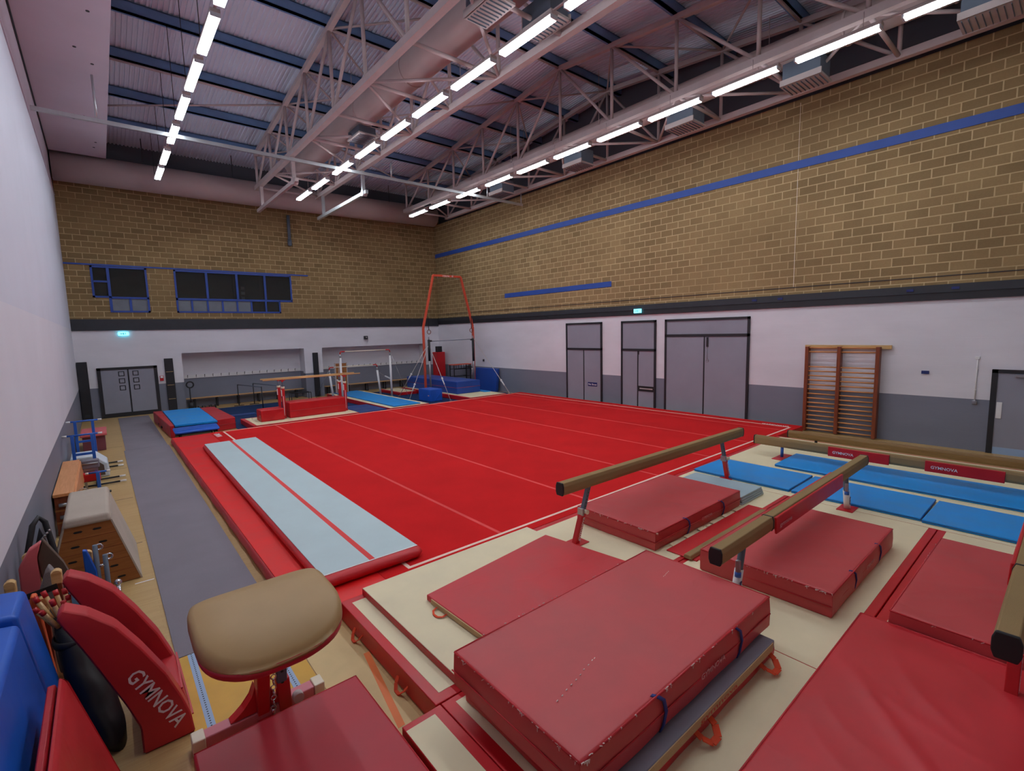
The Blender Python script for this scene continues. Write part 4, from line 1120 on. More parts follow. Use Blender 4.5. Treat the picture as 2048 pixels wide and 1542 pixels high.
# parallel bars
t = Thing('landing_mat', 'cream landing mat with red sides under the parallel bars', 'landing mat', (5.4, 18.5, 0), 'cream-topped landing mats')
q = MB(); q.box(3.60, 17.54, .014, 7.22, 19.5, .197, .012); t.part('cover', q, 'redvinyl', soft=True)
q = MB(); q.box(3.72, 17.6, .196, 7.2, 19.4, .2); t.part('cream_top', q, 'cream')
t = Thing('parallel_bars', 'parallel bars with two wooden rails on red posts, left of centre at the back', 'parallel bars', (5.9, 18.7, .2))
for y, xa_, xb_ in ((18.42, 4.20, 7.68), (18.96, 4.25, 7.66)):
    q = MB(); q.tube((xa_, y, 1.60), (xb_, y, 1.60), .024, 14); q.ball((xa_, y, 1.6), .024, 10, 6); q.ball((xb_, y, 1.6), .024, 10, 6); t.part('rail', q, 'wood')
    for x in (4.82, 7.06):
        q = MB(); q.box(x - .045, y - .05, .205, x + .045, y + .05, 1.30, .01); p = t.part('post', q, 'redsteel')
        q = MB(); q.tube((x, y, 1.26), (x, y, 1.33), .062, 16); t.part('collar', q, 'cream_pl', p)
        q = MB(); q.tube((x, y, 1.3), (x, y, 1.54), .026, 12); t.part('inner_tube', q, 'vent', p)
        q = MB(); q.tube((x - .09, y, 1.56), (x + .09, y, 1.56), .018, 8); q.box(x - .03, y - .03, 1.5, x + .03, y + .03, 1.585, .006); t.part('rail_clamp', q, 'redsteel', p)
        q = MB(); q.box(x - .075, y - .056, 1.0, x - .047, y - .02, 1.22, .005); t.part('label_plate', q, 'logo', p)
        if y < 18.6:
            q = MB(); q.box(x - .02, y - .056, .3, x - .005, y - .05, 1.0); t.part('scale_strip', q, 'logo', p)
q = MB()
for x in (4.82, 7.06): q.box(x - .05, 18.35, .203, x + .05, 19.03, .25, .006)
t.part('base_frame', q, 'redsteel')
def block(label, x0, y0, z0, x1, y1, z1, m, seams=(), cat='foam block', name='foam_block', group=None, fold=False):
    t = Thing(name, label, cat, ((x0 + x1) / 2, (y0 + y1) / 2, z0), group)
    q = MB(); q.box(x0, y0, z0, x1, y1, z1, .025, 3); t.part('cover', q, m, soft=True)
    for z in seams:
        q = MB(); e = .004
        q.tube((x0 - e, y0 - e, z), (x1 + e, y0 - e, z), .008, 6); q.tube((x0 - e, y0 - e, z), (x0 - e, y1, z), .008, 6); t.part('seam', q, 'crash')
    if fold:
        q = MB(); q.bar((x0 + (x1 - x0) * .35, y0 - .006, z0 + .02), (x1 - .02, y0 - .006, z1 - .08), .012, .05); t.part('flap', q, m)
        q = MB(); q.box(x0 - .008, y0 + .1, (z0 + z1) / 2 - .02, x0 + .003, y0 + .2, (z0 + z1) / 2 + .02); t.part('handle', q, 'logopink')
    return t
block('long red padded block under the parallel bars', 4.94, 18.2, .203, 6.98, 18.90, .755, 'redvinyl', (.46,))
block('small red padded cube at the left end of the parallel bars', 3.98, 18.12, .203, 4.74, 18.75, .60, 'redvinyl', fold=True)
# uneven bars
t = Thing('landing_mat', 'long cream landing mat under the blue mat of the uneven bars', 'landing mat', (9.3, 21, 0), 'cream-topped landing mats')
q = MB(); q.box(8.49, 17.54, .014, 10.24, 24.6, .197, .012); t.part('cover', q, 'redvinyl', soft=True)
q = MB(); q.box(8.5, 17.58, .196, 10.23, 24.55, .2); t.part('cream_top', q, 'cream')
flat('thin_mat', 'blue', 'long bright blue mat beneath the uneven bars', [(8.73, 17.72), (9.95, 17.76), (9.95, 24.3), (8.74, 24.3)], .203, .245, edge='navy')
flat('thin_mat', 'navy', 'thick navy mat between the parallel bars and the long blue mat', [(7.27, 17.62), (8.44, 17.76), (8.42, 19.62), (7.36, 19.70)], .014, .17)
t = Thing('uneven_bars', 'white uneven bars with red end fittings at the back of the hall', 'uneven bars', (9.4, 22.4, 0))
for y, xa_, xb_, zb, lab in ((21.83, 8.24, 10.68, 2.36, 'high'), (23.0, 8.12, 10.52, 1.60, 'low')):
    q = MB(); q.tube((xa_ + .18, y, zb), (xb_ - .18, y, zb), .022, 12); t.part('bar', q, 'cream_pl')
    for x, s in ((xa_, 1), (xb_, -1)):
        q = MB(); q.path([(x, y, zb - .13), (x + s * .01, y, zb - .04), (x + s * .05, y, zb), (x + s * .22, y, zb)], .028, 10); t.part('end_fitting', q, 'redsteel')
        q = MB(); lean = .14 if zb < 2 else .02
        q.tube((x + lean * -s * -0 + (.13 if zb < 2 else 0) * 1, y, .25 if 8.5 < x < 10.24 else .02), (x, y, zb - .28), .048, 14); p = t.part('upright', q, 'white')
        q = MB(); q.tube((x, y, zb - .30), (x, y, zb - .12), .034, 12); t.part('inner_tube', q, 'silver', p)
for x in (8.2, 10.6):
    q = MB(); q.tube((x + .05, 21.85, .95), (x + .0, 22.3, 1.05), .035, 12); t.part('spreader', q, 'white')
    q = MB(); q.tube((x, 22.3, 1.05), (x + .02, 22.98, 1.2), .012, 8); t.part('spreader_rod', q, 'silver')
for a, b in (((8.22, 21.83, 2.25), (7.75, 21.2, .02)), ((8.12, 23, 1.5), (7.7, 24.0, .02)), ((10.70, 21.83, 2.25), (11.3, 21.3, .02))):
    q = MB(); q.tube(a, b, .008, 6); t.part('guy_cable', q, 'silver')
mb = MB(); mb.box(8.40, 24.7, .45, 9.15, 24.8, 1.72, .01)
t = Thing('plywood_panel', 'brown board standing behind the uneven bars', 'board', (8.8, 24.75, 0)); 
q = MB(); q.box(8.74, 23.9, .26, 9.32, 23.95, 1.72, .008); t.part('panel', q, 'woodmid')
q = MB(); q.box(8.72, 23.87, .25, 8.76, 23.98, 1.75, .006); q.box(9.30, 23.87, .25, 9.34, 23.98, 1.75, .006); t.part('edge_post', q, 'ventlip')
mb.bm.free()

# blue cube, high bar and rings with their mats
block('royal blue padded cube in front of the rings frame', 11.12, 18.93, .014, 11.76, 19.98, .56, 'royal', cat='foam block', fold=True)
t = Thing('landing_mat', 'cream landing mat with red edges under the high bar', 'landing mat', (13.3, 21, 0), 'cream-topped landing mats')
q = MB(); q.box(12.32, 17.54, .014, 14.40, 23.95, .197, .012); t.part('cover', q, 'redvinyl', soft=True)
q = MB(); q.box(12.42, 17.6, .196, 14.36, 23.9, .2); t.part('cream_top', q, 'cream')
t = Thing('landing_mat', 'red-edged cream mat poking out left of the blue high bar mat', 'landing mat', (11.7, 23, 0), 'cream-topped landing mats')
q = MB(); q.box(11.3, 22.2, .014, 12.26, 24.4, .16, .012); t.part('cover', q, 'redvinyl', soft=True)
q = MB(); q.box(11.4, 22.3, .159, 12.25, 24.35, .164); t.part('cream_top', q, 'cream')
block('big blue crash mat under the high bar', 12.62, 19.02, .203, 13.98, 23.9, .79, 'navy2', (.5,), 'crash mat', 'crash_mat')
flat('thin_mat', 'blue', 'sliver of light blue mat beside the big blue crash mat', [(14.0, 18.7), (14.3, 18.6), (14.3, 20.5), (14.0, 20.5)], .203, .24)
t = Thing('rings_frame', 'tall orange-red steel rings frame at the back right', 'rings frame', (13.6, 21.2, 0))
YR = 21.1
K = [(12.16, .0), (12.16, 3.36), (12.84, 5.94), (14.48, 5.94), (15.15, 3.38), (15.15, .0)]
P3 = [(x, YR, z) for x, z in K]
for a, b, nm in ((0, 1, 'lower_post'), (1, 2, 'upper_post'), (2, 3, 'cross_beam'), (3, 4, 'upper_post'), (4, 5, 'lower_post')):
    q = MB(); q.bar(Vector(P3[a]) + Vector((0, 0, .02 if a == 0 else 0)), P3[b], .10, .10, .012); t.part(nm, q, 'orangesteel')
t.part('lettering', text_mb('GYMNOVA', (13.35, YR - .054, 5.90), (1, 0, 0), (0, 0, 1), .1, .001, .01, width=.42), 'logo')
q = MB(); q.tube((13.95, YR - .052, 5.94), (13.95, YR - .06, 5.94), .05, 14); t.part('badge', q, 'logopink')
for x, xr in ((13.1, 12.38), (14.25, 15.0)):
    q = MB(); q.tube((x, YR, 5.89), (x, YR, 5.80), .02, 8); t.part('pulley', q, 'silver')
for x, z in ((12.42, 3.16), (14.98, 3.20)):
    q = MB(); q.ring((x, YR - .1, z), .10, .016, 'Y', 24, 8); r_ = t.part('gym_ring', q, 'wooddark')
    q = MB(); q.bar((x, YR - .1, z + .09), (x - .03 * (1 if x < 13 else -1), YR - .1, z + .75), .035, .006); t.part('ring_strap', q, 'blackrub')
q = MB()
for x in (12.16, 15.15): q.box(x - .12, YR - .14, .0125, x + .12, YR + .14, .02)
t.part('base_plate', q, 'orangesteel')
t = Thing('high_bar', 'black-sleeved high bar with white guy cables, in front of the rings frame', 'high bar', (13.6, 20.7, 0))
YH = 20.75
q = MB(); q.tube((12.26, YH, 2.70), (14.86, YH, 2.74), .016, 12); t.part('bar', q, 'vent')
for x in (12.24, 14.88):
    q = MB(); q.tube((x, YH, .02), (x, YH, 2.3), .045, 14); p = t.part('upright', q, 'silver')
    q = MB(); q.tube((x, YH, 1.75 if x < 13 else 1.6), (x, YH, 2.78), .062, 16); t.part('sleeve', q, 'blackrub', p)
    q = MB(); q.tube((x, YH, 2.76), (x, YH, 2.92), .03, 12); t.part('top_pin', q, 'silver', p)
    s = 1 if x < 13 else -1
    q = MB(); q.box(min(x, x + s * .16), YH - .03, 2.68, max(x, x + s * .16), YH + .03, 2.76, .008); t.part('bar_grip', q, 'blackrub', p)
for a, b, ts in (((12.3, YH, 2.38), (11.95, 18.55, .03), .62), ((12.2, YH, 2.5), (10.8, 20.3, .03), .75), ((14.92, YH, 2.78), (14.5, 17.40, .20), .80), ((14.9, YH, 2.6), (15.45, 21.8, .03), .6), ((12.2, YH, 2.6), (11.1, 21.9, .03), .6)):
    a = Vector(a); b = Vector(b)
    q = MB(); q.tube(a, b, .014, 8); c = t.part('guy_cable', q, 'ventlip')
    m_ = a.lerp(b, ts); d = (b - a).normalized()
    q = MB(); q.tube(m_ - d * .08, m_ + d * .28, .028, 10); q.tube(m_ - d * .1, m_ - d * .04, .05, 12); t.part('tensioner', q, 'white', c)
    q = MB(); q.box(b.x - .05, b.y - .05, b.z - .016, b.x + .05, b.y + .05, b.z + .02); t.part('floor_anchor', q, 'silver', c)
# upright mats and table near the far right corner
block('tall red padded block standing by the back right corner', 14.8, 24.25, .014, 15.36, 24.75, 2.0, 'redvinyl', cat='foam block')
t = Thing('speaker_box', 'black box standing on the tall red block in the back right corner', 'speaker', (15.0, 24.5, 2.0))
q = MB(); q.box(14.92, 24.3, 2.003, 15.2, 24.6, 2.33, .012); t.part('cabinet', q, 'black'); q = MB(); q.box(14.94, 24.292, 2.03, 15.18, 24.299, 2.31); t.part('grille', q, 'blackrub')
t = Thing('crash_mat', 'dark blue mat standing upright against the right wall', 'crash mat', (15.45, 20.2, 0))
q = MB(); q.hexa([(15.28, 19.45, .014), (15.5, 19.5, .014), (15.5, 21.35, .014), (15.28, 21.3, .014), (15.40, 19.45, 1.2), (15.61, 19.5, 1.2), (15.61, 21.35, 1.2), (15.40, 21.3, 1.2)], .03, 3); t.part('cover', q, 'navy2', soft=True)
t = Thing('stool_table', 'small black-legged table with an orange-red top behind the high bar', 'table', (14.9, 22.3, 0))
q = MB(); q.box(14.45, 22.0, 1.34, 15.62, 22.5, 1.38, .006); t.part('top', q, 'orangesteel')
for x in (14.5, 15.57):
    for y in (22.05, 22.45):
        q = MB(); q.box(x - .02, y - .02, .014, x + .02, y + .02, 1.34); t.part('leg', q, 'blackrub')
q = MB()
for y in (22.05, 22.45): q.box(14.5, y - .015, 1.10, 15.57, y + .015, 1.13); q.box(14.5, y - .015, .7, 15.57, y + .015, .73)
for k in range(6): q.box(14.62 + k * .17, 22.04, 1.12, 14.64 + k * .17, 22.06, 1.34)
t.part('stretcher', q, 'blackrub')

# low black frames in the left recess
for k, (x0, x1, y) in enumerate(((4.6, 4.88, 24.9), (5.25, 5.55, 24.95))):
    t = Thing('low_bar', ['low black metal bar frame in front of the left recess, left of the pair', 'low black metal bar frame in front of the left recess, right of the pair'][k], 'low bar', (x0, y, 0), 'low black bar frames')
    z = .98
    q = MB(); q.tube((x0, y, z), (x1 + .28, y - 1.9, z - .02), .022, 10); t.part('bar', q, 'vent')
    for (a, b) in ((x0, y), (x1 + .28, y - 1.9)):
        q = MB(); q.tube((a, b, .014), (a, b, z), .02, 10); t.part('upright', q, 'black')
        q = MB(); q.box(a - .2, b - .02, .013, a + .2, b + .02, .035); t.part('foot', q, 'black')
t = Thing('low_bar', 'very low black bar frame by the pier, right of the other low bars', 'low bar', (7.3, 24.6, 0), 'low black bar frames')
q = MB(); q.tube((6.75, 24.75, .4), (7.6, 24.55, .4), .02, 8); q.tube((6.75, 24.4, .4), (7.6, 24.2, .4), .02, 8); t.part('bar', q, 'black')
for x, y in ((6.75, 24.75), (7.6, 24.55), (6.75, 24.4), (7.6, 24.2)):
    q = MB(); q.tube((x, y, .013), (x, y, .4), .018, 8); t.part('upright', q, 'black')
for k, (x, y, s) in enumerate(((3.7, 21.6, .5), (5.4, 21.4, .4), (6.4, 22.0, .45))):
    mb = MB(); mb.box(x, y, .0125, x + .9, y + .45, .035, .005); solo('thin_mat', mb, 'navy', ['small navy mat on the navy carpet, left one of three', 'small navy mat on the navy carpet, middle one of three', 'small navy mat on the navy carpet, right one of three'][k], 'mat', 'small navy mats on the navy carpet')
# bits by the left end of the left recess
t = Thing('resistance_coil', 'black ring hanging on a thin black stand at the left recess edge', 'stand', (2.82, 25.2, 0))
q = MB(); q.tube((2.80, 25.2, .0), (2.80, 25.2, 1.0), .025, 10); t.part('stand', q, 'black')
q = MB(); q.ring((2.82, 25.17, 1.12), .13, .03, 'Y', 20, 8); t.part('ring', q, 'black')
q = MB(); q.tube((2.80, 25.2, .0), (2.80, 25.2, .34), .11, 14); t.part('base_drum', q, 'black')
for k, (x, y) in enumerate(((3.1, 24.9), (3.35, 24.85), (3.6, 25.0))):
    mb = MB(); mb.tube((x - .08, y, .1), (x + .08, y, .1), .025, 8); mb.tube((x - .1, y, .1), (x - .06, y, .1), .09, 14); mb.tube((x + .06, y, .1), (x + .1, y, .1), .09, 14)
    solo('dumbbell', mb, 'black', 'small black dumbbell on the floor in the left recess, %s from the left' % ORD[k], 'dumbbell', 'dumbbells in the left recess')
# ------------------------------------------------------------------ vaulting table and things stored along the left wall
t = Thing('vaulting_table', 'vaulting table with a tan padded top on a red pedestal', 'vaulting table', (.74, 3.9, 0))
cx, cy = .745, 3.62
def sup(a, n=None):
    c, s = math.cos(a), math.sin(a)
    n = 7.0 if s > 0 else 2.7
    return (math.copysign(abs(c) ** (2 / n), c), math.copysign(abs(s) ** (2 / n), s))
rings = []; N = 48
# tongue-shaped pad: top slopes down towards the landing side
def zt_(y): u = (y - cy) / .48; return 1.20 + .02 * u
lay = [(.70, -.225), (.90, -.205), (.98, -.165), (1.0, -.11), (.997, -.05), (.975, -.014), (.91, .0), (.6, .006), (.3, .010), (.02, .011)]
for k, dz in lay:
    r_ = []
    for i in range(N):
        a, b = sup(2 * PI * i / N); x = cx + .465 * k * a; y = cy + .43 * k * b
        droop = -.13 * max(0, -b * k) ** 2.2 * (1 if dz > -.1 else .35)
        r_.append((x, y, zt_(y) + dz + droop * k))
    rings.append(r_)
q = MB(); q.loft(rings[3:], cap=True); t.part('padded_top', q, 'vaulttop')
q = MB(); q.loft(rings[:4], cap=True); t.part('underside', q, 'maroon')
def top_bar(p, q_, w, h, b=.01): m = MB(); m.bar(p, q_, w, h, b); return m
t.part('column', top_bar((.735, 4.12, .1), (.735, 3.86, 1.02), .095, .12), 'redsteel')
p = t.part('slide_tube', top_bar((.885, 4.09, .2), (.86, 3.88, 1.02), .08, .05), 'vent', label='dark perforated steel slide beside the red column')
q = MB()
for k in range(5):
    f = .14 + .14 * k; c = Vector((.885, 4.09, .2)).lerp(Vector((.86, 3.88, 1.02)), f); q.tube(c + Vector((0, -.028, -.004)), c + Vector((0, -.032, -.006)), .012, 8)
t.part('pin_hole', q, 'blackrub', p)
t.part('lower_sleeve', top_bar((.90, 4.10, .05), (.888, 4.08, .33), .10, .09), 'redsteel')
q = MB(); q.prism([(.50, .13), (.69, .13), (.69, .36), (.66, .26), (.60, .19)], 'Y', 4.07, 4.16, .006); q.prism([(.79, .13), (.87, .13), (.83, .2), (.79, .3)], 'Y', 4.07, 4.16, .005); t.part('gusset', q, 'redsteel')
q = MB(); q.box(.33, 4.06, .02, 1.13, 4.17, .125, .008); t.part('base_bar', q, 'pinksteel')
for x in (.25, 1.13):
    q = MB(); q.box(x, 4.05, .008, x + .085, 4.18, .135, .008); t.part('end_block', q, 'cream_pl')
q = MB(); q.tube((.985, 4.045, .14), (.985, 3.985, .14), .042, 18); t.part('knob', q, 'ventlip')
q = MB()
for k in range(16):
    z = .12 + .052 * k; q.ring((.805, 4.045 - .0125 * k, z), .019, .005, 'X' if k % 2 else 'Y', 12, 6)
t.part('chain', q, 'chrome')
q = MB(); q.tube((.80, 4.04, .05), (.80, 4.04, .12), .012, 8); t.part('chain_hook', q, 'chrome')
q = MB(); q.box(.69, 3.9, .02, .79, 4.06, .06); t.part('foot_rail', q, 'redsteel')

# springboard safety collar standing against the store: two curved arms joined at the floor
t = Thing('safety_collar', 'red U-shaped springboard collar lettered in white, standing on its closed end', 'safety collar', (.1, 4.6, 0))
out = [(.30, .0), (.285, .16), (.24, .33), (.16, .56), (.03, .83), (-.10, 1.06), (-.24, 1.21), (-.36, 1.29)]
inn = [(-.03, .0), (-.03, .22), (-.09, .42), (-.17, .64), (-.25, .86), (-.32, 1.04), (-.375, 1.17), (-.40, 1.24)]
def arm(y0, y1):
    q = MB(); rr_ = []
    for (a, b), (c, d) in zip(out, inn): rr_.append([(a, y0, b), (a, y1, b), (c, y1, d), (c, y0, d)])
    q.loft(rr_, smooth=False)
    bmesh.ops.bevel(q.bm, geom=list(q.bm.edges), offset=.012, segments=2, affect='EDGES')
    for f in q.bm.faces: f.smooth = True
    return q
t.part('arm', arm(4.36, 4.52), 'redvinyl2', soft=True)
t.part('arm', arm(5.02, 5.18), 'redvinyl2', soft=True)
q = MB(); q.prism([(.30, .0), (.285, .16), (.25, .33), (.06, .33), (-.03, .22), (-.03, .0)], 'Y', 4.50, 5.04, .015); t.part('closed_end', q, 'redvinyl2', soft=True)
q = MB(); q.bar((.298, 4.42, .12), (.27, 5.1, .30), .012, .012); q.bar((.27, 5.1, .3), (.25, 4.5, .32), .012, .012); t.part('piping', q, 'crash')
d = Vector((-.20, 0, .42)).normalized(); u = Vector((.42, 0, .20)).normalized()
t.part('lettering', text_mb('GYMNOVA', (-.085, 4.357, .655), -d, u, .145, .001, .012, width=.60), 'logo')

# leaning mats in the near left corner
def lean(name, label, m, y0, y1, face, h, thick, cat='crash mat', group=None, ledge=True):
    # face = X of the front face at the floor and at the top
    t = Thing(name, label, cat, (face[0] - thick / 2, (y0 + y1) / 2, 0), group)
    k = thick
    q = MB(); q.hexa([(face[0] - k, y0, 0.002), (face[0], y0, 0.002), (face[0], y1, 0.002), (face[0] - k, y1, 0.002), (face[1] - k, y0, h + .03), (face[1], y0, h), (face[1], y1, h), (face[1] - k, y1, h + .03)], .03, 3)
    t.part('cover', q, m, soft=True); return t
lean('crash_mat', 'bright blue mat leaning against the left wall, farther of the two', 'royal', 4.44, 4.90, (-.385, -.583), 1.31, .2, group='blue mats leaning at the left wall')
lean('crash_mat', 'bright blue mat leaning against the left wall in the bottom left corner', 'royal', 2.3, 4.41, (-.385, -.575), 1.27, .2, group='blue mats leaning at the left wall')
t = lean('folding_mat', 'red folded mat leaning in front of the blue ones, bottom left corner', 'redside', 2.5, 4.02, (-.10, -.36), 1.0, .035, 'folding mat')
q = MB(); q.hexa([(-.185, 2.52, .002), (-.145, 2.52, .002), (-.145, 4.0, .002), (-.185, 4.0, .002), (-.445, 2.52, .99), (-.405, 2.52, .99), (-.405, 4.0, .99), (-.445, 4.0, .99)], .01, 2); t.part('second_panel', q, 'redside', soft=True)
# black equipment bag with sticks
t = Thing('equipment_bag', 'long black bag standing upright between the blue mat and the red collar', 'bag', (-.2, 4.6, 0))
q = MB(); rr_ = []
for k in range(13):
    f = k / 12; c = Vector((-.19, 4.62, .02)).lerp(Vector((-.42, 5.10, .93)), f); r0 = .15 * (1 - abs(2 * f - .95) ** 3 * .45)
    rr_.append([(c.x + r0 * .78 * math.cos(a) * (1 + .05 * math.sin(3 * a + f * 9)), c.y + r0 * 1.1 * math.sin(a), c.z + .02 * math.sin(2 * a + f * 20)) for a in [2 * PI * j / 20 for j in range(20)]])
q.loft(rr_); t.part('sack', q, 'sack')
q = MB(); c = Vector((-.385, 5.03, .78)); q.ring((0, 0, 0), .135, .014, 'Z', 20, 6)
for v in q.bm.verts: v.co = Vector((c.x + v.co.x * .78, c.y + v.co.y * 1.08, c.z + v.co.z * 2.4))
t.part('strap', q, 'blackrub')
random.seed(3)
for k in range(9):
    a = 2 * PI * k / 9; b = Vector((-.42 + .05 * math.cos(a), 5.07 + .08 * math.sin(a), .90)); e = b + Vector((-.06 + .05 * math.cos(a), .05 + .07 * math.sin(a), .17 + random.uniform(0, .09)))
    t = Thing('wooden_stick', 'short wooden stick with a red end poking from the black bag', 'stick', b, 'wooden sticks in the black bag')
    q = MB(); q.tube(b, b.lerp(e, .8), .016, 8); t.part('shaft', q, 'wood'); q = MB(); q.tube(b.lerp(e, .8), e, .018, 8); t.part('red_end', q, 'redsteel')
# store trolley: wooden posts with boards
t = Thing('storage_trolley', 'wooden storage trolley with pale post tops by the left wall', 'trolley', (-.5, 5.9, 0))
for x, y, z in ((-.735, 5.5, 1.17), (-.46, 5.5, 1.17), (-.73, 6.5, 1.05), (-.30, 6.62, .90), (-.545, 5.32, 1.03)):
    q = MB(); q.box(x - .03, y - .03, .1, x + .03, y + .03, z, .006); p = t.part('post', q, 'wooddark')
    q = MB(); q.box(x - .035, y - .035, z - .10, x + .035, y + .035, z + .01, .012); q.tube((x, y - .036, z - .01), (x, y + .036, z - .01), .032, 12); t.part('post_cap', q, 'wood', p)
q = MB(); q.box(-.77, 5.45, .09, -.27, 6.65, .14, .01); t.part('deck', q, 'woodmid')
for x in (-.7, -.35):
    for y in (5.55, 6.5):
        q = MB(); q.tube((x - .02, y, .05), (x + .02, y, .05), .048, 14); t.part('castor', q, 'blackrub')
q = MB(); q.bar((-.735, 5.46, 1.02), (-.46, 5.46, 1.06), .006, .05); t.part('strap', q, 'blackrub')
def slab(name, label, cat, pts, y0, y1, m, bev=.012, part='board', extra=None, group=None):
    zc = min(p[1] for p in pts)
    t = Thing(name, label, cat, (sum(p[0] for p in pts) / len(pts), (y0 + y1) / 2, zc), group)
    q = MB(); q.prism(pts, 'Y', y0, y1, bev); t.part(part, q, m, soft=True); return t
t = slab('springboard', 'springboard stood on edge with its brown underside showing', 'springboard', [(-.565, 1.31), (-.615, 1.15), (-.56, .2), (-.30, .2), (-.38, .80), (-.45, 1.05)], 6.05, 6.11, 'darkboard', .008)
q = MB(); q.prism([(-.575, 1.30), (-.625, 1.15), (-.60, .4), (-.75, .4), (-.74, 1.10), (-.66, 1.25)], 'Y', 6.0, 6.10, .012); t.part('carpeted_deck', q, 'pinkpad', soft=True)
slab('padded_board', 'grey felt-covered board with a rounded end on the trolley', 'board', [(-.515, 1.19), (-.545, 1.13), (-.59, .99), (-.585, .9), (-.53, .2), (-.42, .2), (-.455, .9), (-.475, 1.10)], 5.62, 5.74, 'felt', .02)
slab('foam_slab', 'narrow orange foam slab beside the blue leaning mat', 'foam slab', [(-.60, 1.125), (-.565, 1.12), (-.52, .5), (-.50, .145), (-.57, .145), (-.63, .8)], 5.20, 5.28, 'orangev', .012)
slab('foam_slab', 'light blue foam slab with a grey edge behind the red collar', 'foam slab', [(-.415, .92), (-.38, .92), (-.30, .70), (-.22, .3), (-.20, .145), (-.36, .145), (-.41, .5)], 5.70, 5.84, 'blue2', .012)
t = Thing('folded_trampette', 'folded black trampette frame standing against the left wall', 'trampette', (-.66, 6.9, 0))
q = MB(); q.path([(-.78, 6.7, .02), (-.77, 6.75, .9), (-.70, 6.85, 1.24), (-.655, 6.9, 1.30), (-.61, 6.9, 1.24), (-.56, 6.8, .95), (-.50, 6.72, .02)], .026, 8); t.part('frame', q, 'blackrub')
q = MB(); q.prism([(-.74, .3), (-.73, .9), (-.655, 1.2), (-.58, .9), (-.54, .3)], 'Y', 6.86, 6.88, .004); t.part('bed', q, 'charcoal')
for k in range(8):
    q = MB(); q.tube((-.73 + .02 * k, 6.83, .95 + .03 * k), (-.70 + .018 * k, 6.84, 1.02 + .02 * k), .012, 6); t.part('spring', q, 'silver')
mb = MB(); mb.prism([(-.67, 1.0), (-.64, .98), (-.60, .70), (-.58, .145), (-.66, .145), (-.67, .70)], 'Y', 6.2, 6.26, .006); solo('foam_slab', mb, 'yellow', 'thin yellow foam piece in the wooden trolley', 'foam slab')
# silver and blue trolley
t = Thing('hand_trolley', 'steel-tube trolley with a blue pad behind the red collar', 'trolley', (-.2, 6.5, 0))
for x, z in ((-.235, .985), (-.165, .86)):
    q = MB(); q.tube((x, 6.55, .06), (x, 6.55, z), .022, 10); p = t.part('upright', q, 'vent')
    q = MB(); q.ring((x + .03, 6.55, z - .03), .028, .01, 'Y', 14, 6); t.part('clamp', q, 'chrome', p)
q = MB(); q.tube((-.235, 6.55, .5), (-.165, 6.55, .5), .016, 8); q.tube((-.235, 6.55, .75), (-.165, 6.55, .75), .016, 8); t.part('cross_tube', q, 'chrome')
q = MB(); q.prism([(-.335, .97), (-.30, .96), (-.24, .72), (-.25, .3), (-.33, .3)], 'Y', 6.5, 6.56, .01); t.part('side_pad', q, 'royal', soft=True)
q = MB(); q.box(-.28, 6.3, .05, -.08, 6.7, .10, .008); q.tube((-.2, 6.3, .045), (-.14, 6.3, .045), .04, 12); t.part('base', q, 'blackrub')
q = MB(); q.tube((-.08, 6.05, .05), (-.08, 6.05, .70), .018, 10); q.ball((-.08, 6.05, .72), .032, 12, 8); t.part('pin_knob', q, 'chrome')

# vaulting box with suede cap
t = Thing('vaulting_box', 'wooden vaulting box with a pale suede top and hand slots', 'vaulting box', (-.32, 8.5, 0))
Y0, Y1 = 7.82, 9.25
def xh(z): return .458 - .235 * z / .86
q = MB(); q.hexa([(-.322 - xh(0), Y0, .003), (-.322 + xh(0), Y0, .003), (-.322 + xh(0), Y1, .003), (-.322 - xh(0), Y1, .003), (-.322 - xh(.86), Y0, .86), (-.322 + xh(.86), Y0, .86), (-.322 + xh(.86), Y1, .86), (-.322 - xh(.86), Y1, .86)], .006, 1); t.part('body', q, 'woodmid')
for s in (-1, 1):
    q = MB(); e = .008
    q.hexa([(-.322 + s * (xh(0) - .0) - .006, Y0 - .004, .004), (-.322 + s * xh(0) + .012, Y0 - .004, .004), (-.322 + s * xh(0) + .012, Y1, .004), (-.322 + s * xh(0) - .006, Y1, .004), (-.322 + s * xh(.86) - .006, Y0 - .004, .86), (-.322 + s * xh(.86) + .012, Y0 - .004, .86), (-.322 + s * xh(.86) + .012, Y1, .86), (-.322 + s * xh(.86) - .006, Y1, .86)])
    t.part('side_panel', q, 'suedecap', label='pale grey side panel')
for z, xs_ in ((.78, (-.42, -.24)), (.60, (-.46, -.20)), (.42, (-.50, -.16)), (.25, (-.54, -.12)), (.09, (-.58, -.06))):
    for x in xs_:
        q = MB(); q.prism([(x - .045, z), (x - .03, z + .013), (x + .03, z + .013), (x + .045, z), (x + .03, z - .013), (x - .03, z - .013)], 'Y', Y0 - .002, Y0 + .01); t.part('hand_slot', q, 'blackrub')
q = MB()
for z in (.69, .51, .33, .17): q.box(-.322 - xh(z) + .01, Y0 - .0015, z - .003, -.322 + xh(z) - .01, Y0 + .01, z + .003)
t.part('tier_joint', q, 'wooddark')
q = MB(); q.hexa([(-.56, Y0 - .04, .855), (-.085, Y0 - .04, .855), (-.085, Y1 + .03, .855), (-.56, Y1 + .03, .855), (-.535, Y0 - .02, .965), (-.11, Y0 - .02, .965), (-.11, Y1 + .01, .965), (-.535, Y1 + .01, .965)], .035, 4); t.part('suede_top', q, 'suedecap', soft=True)

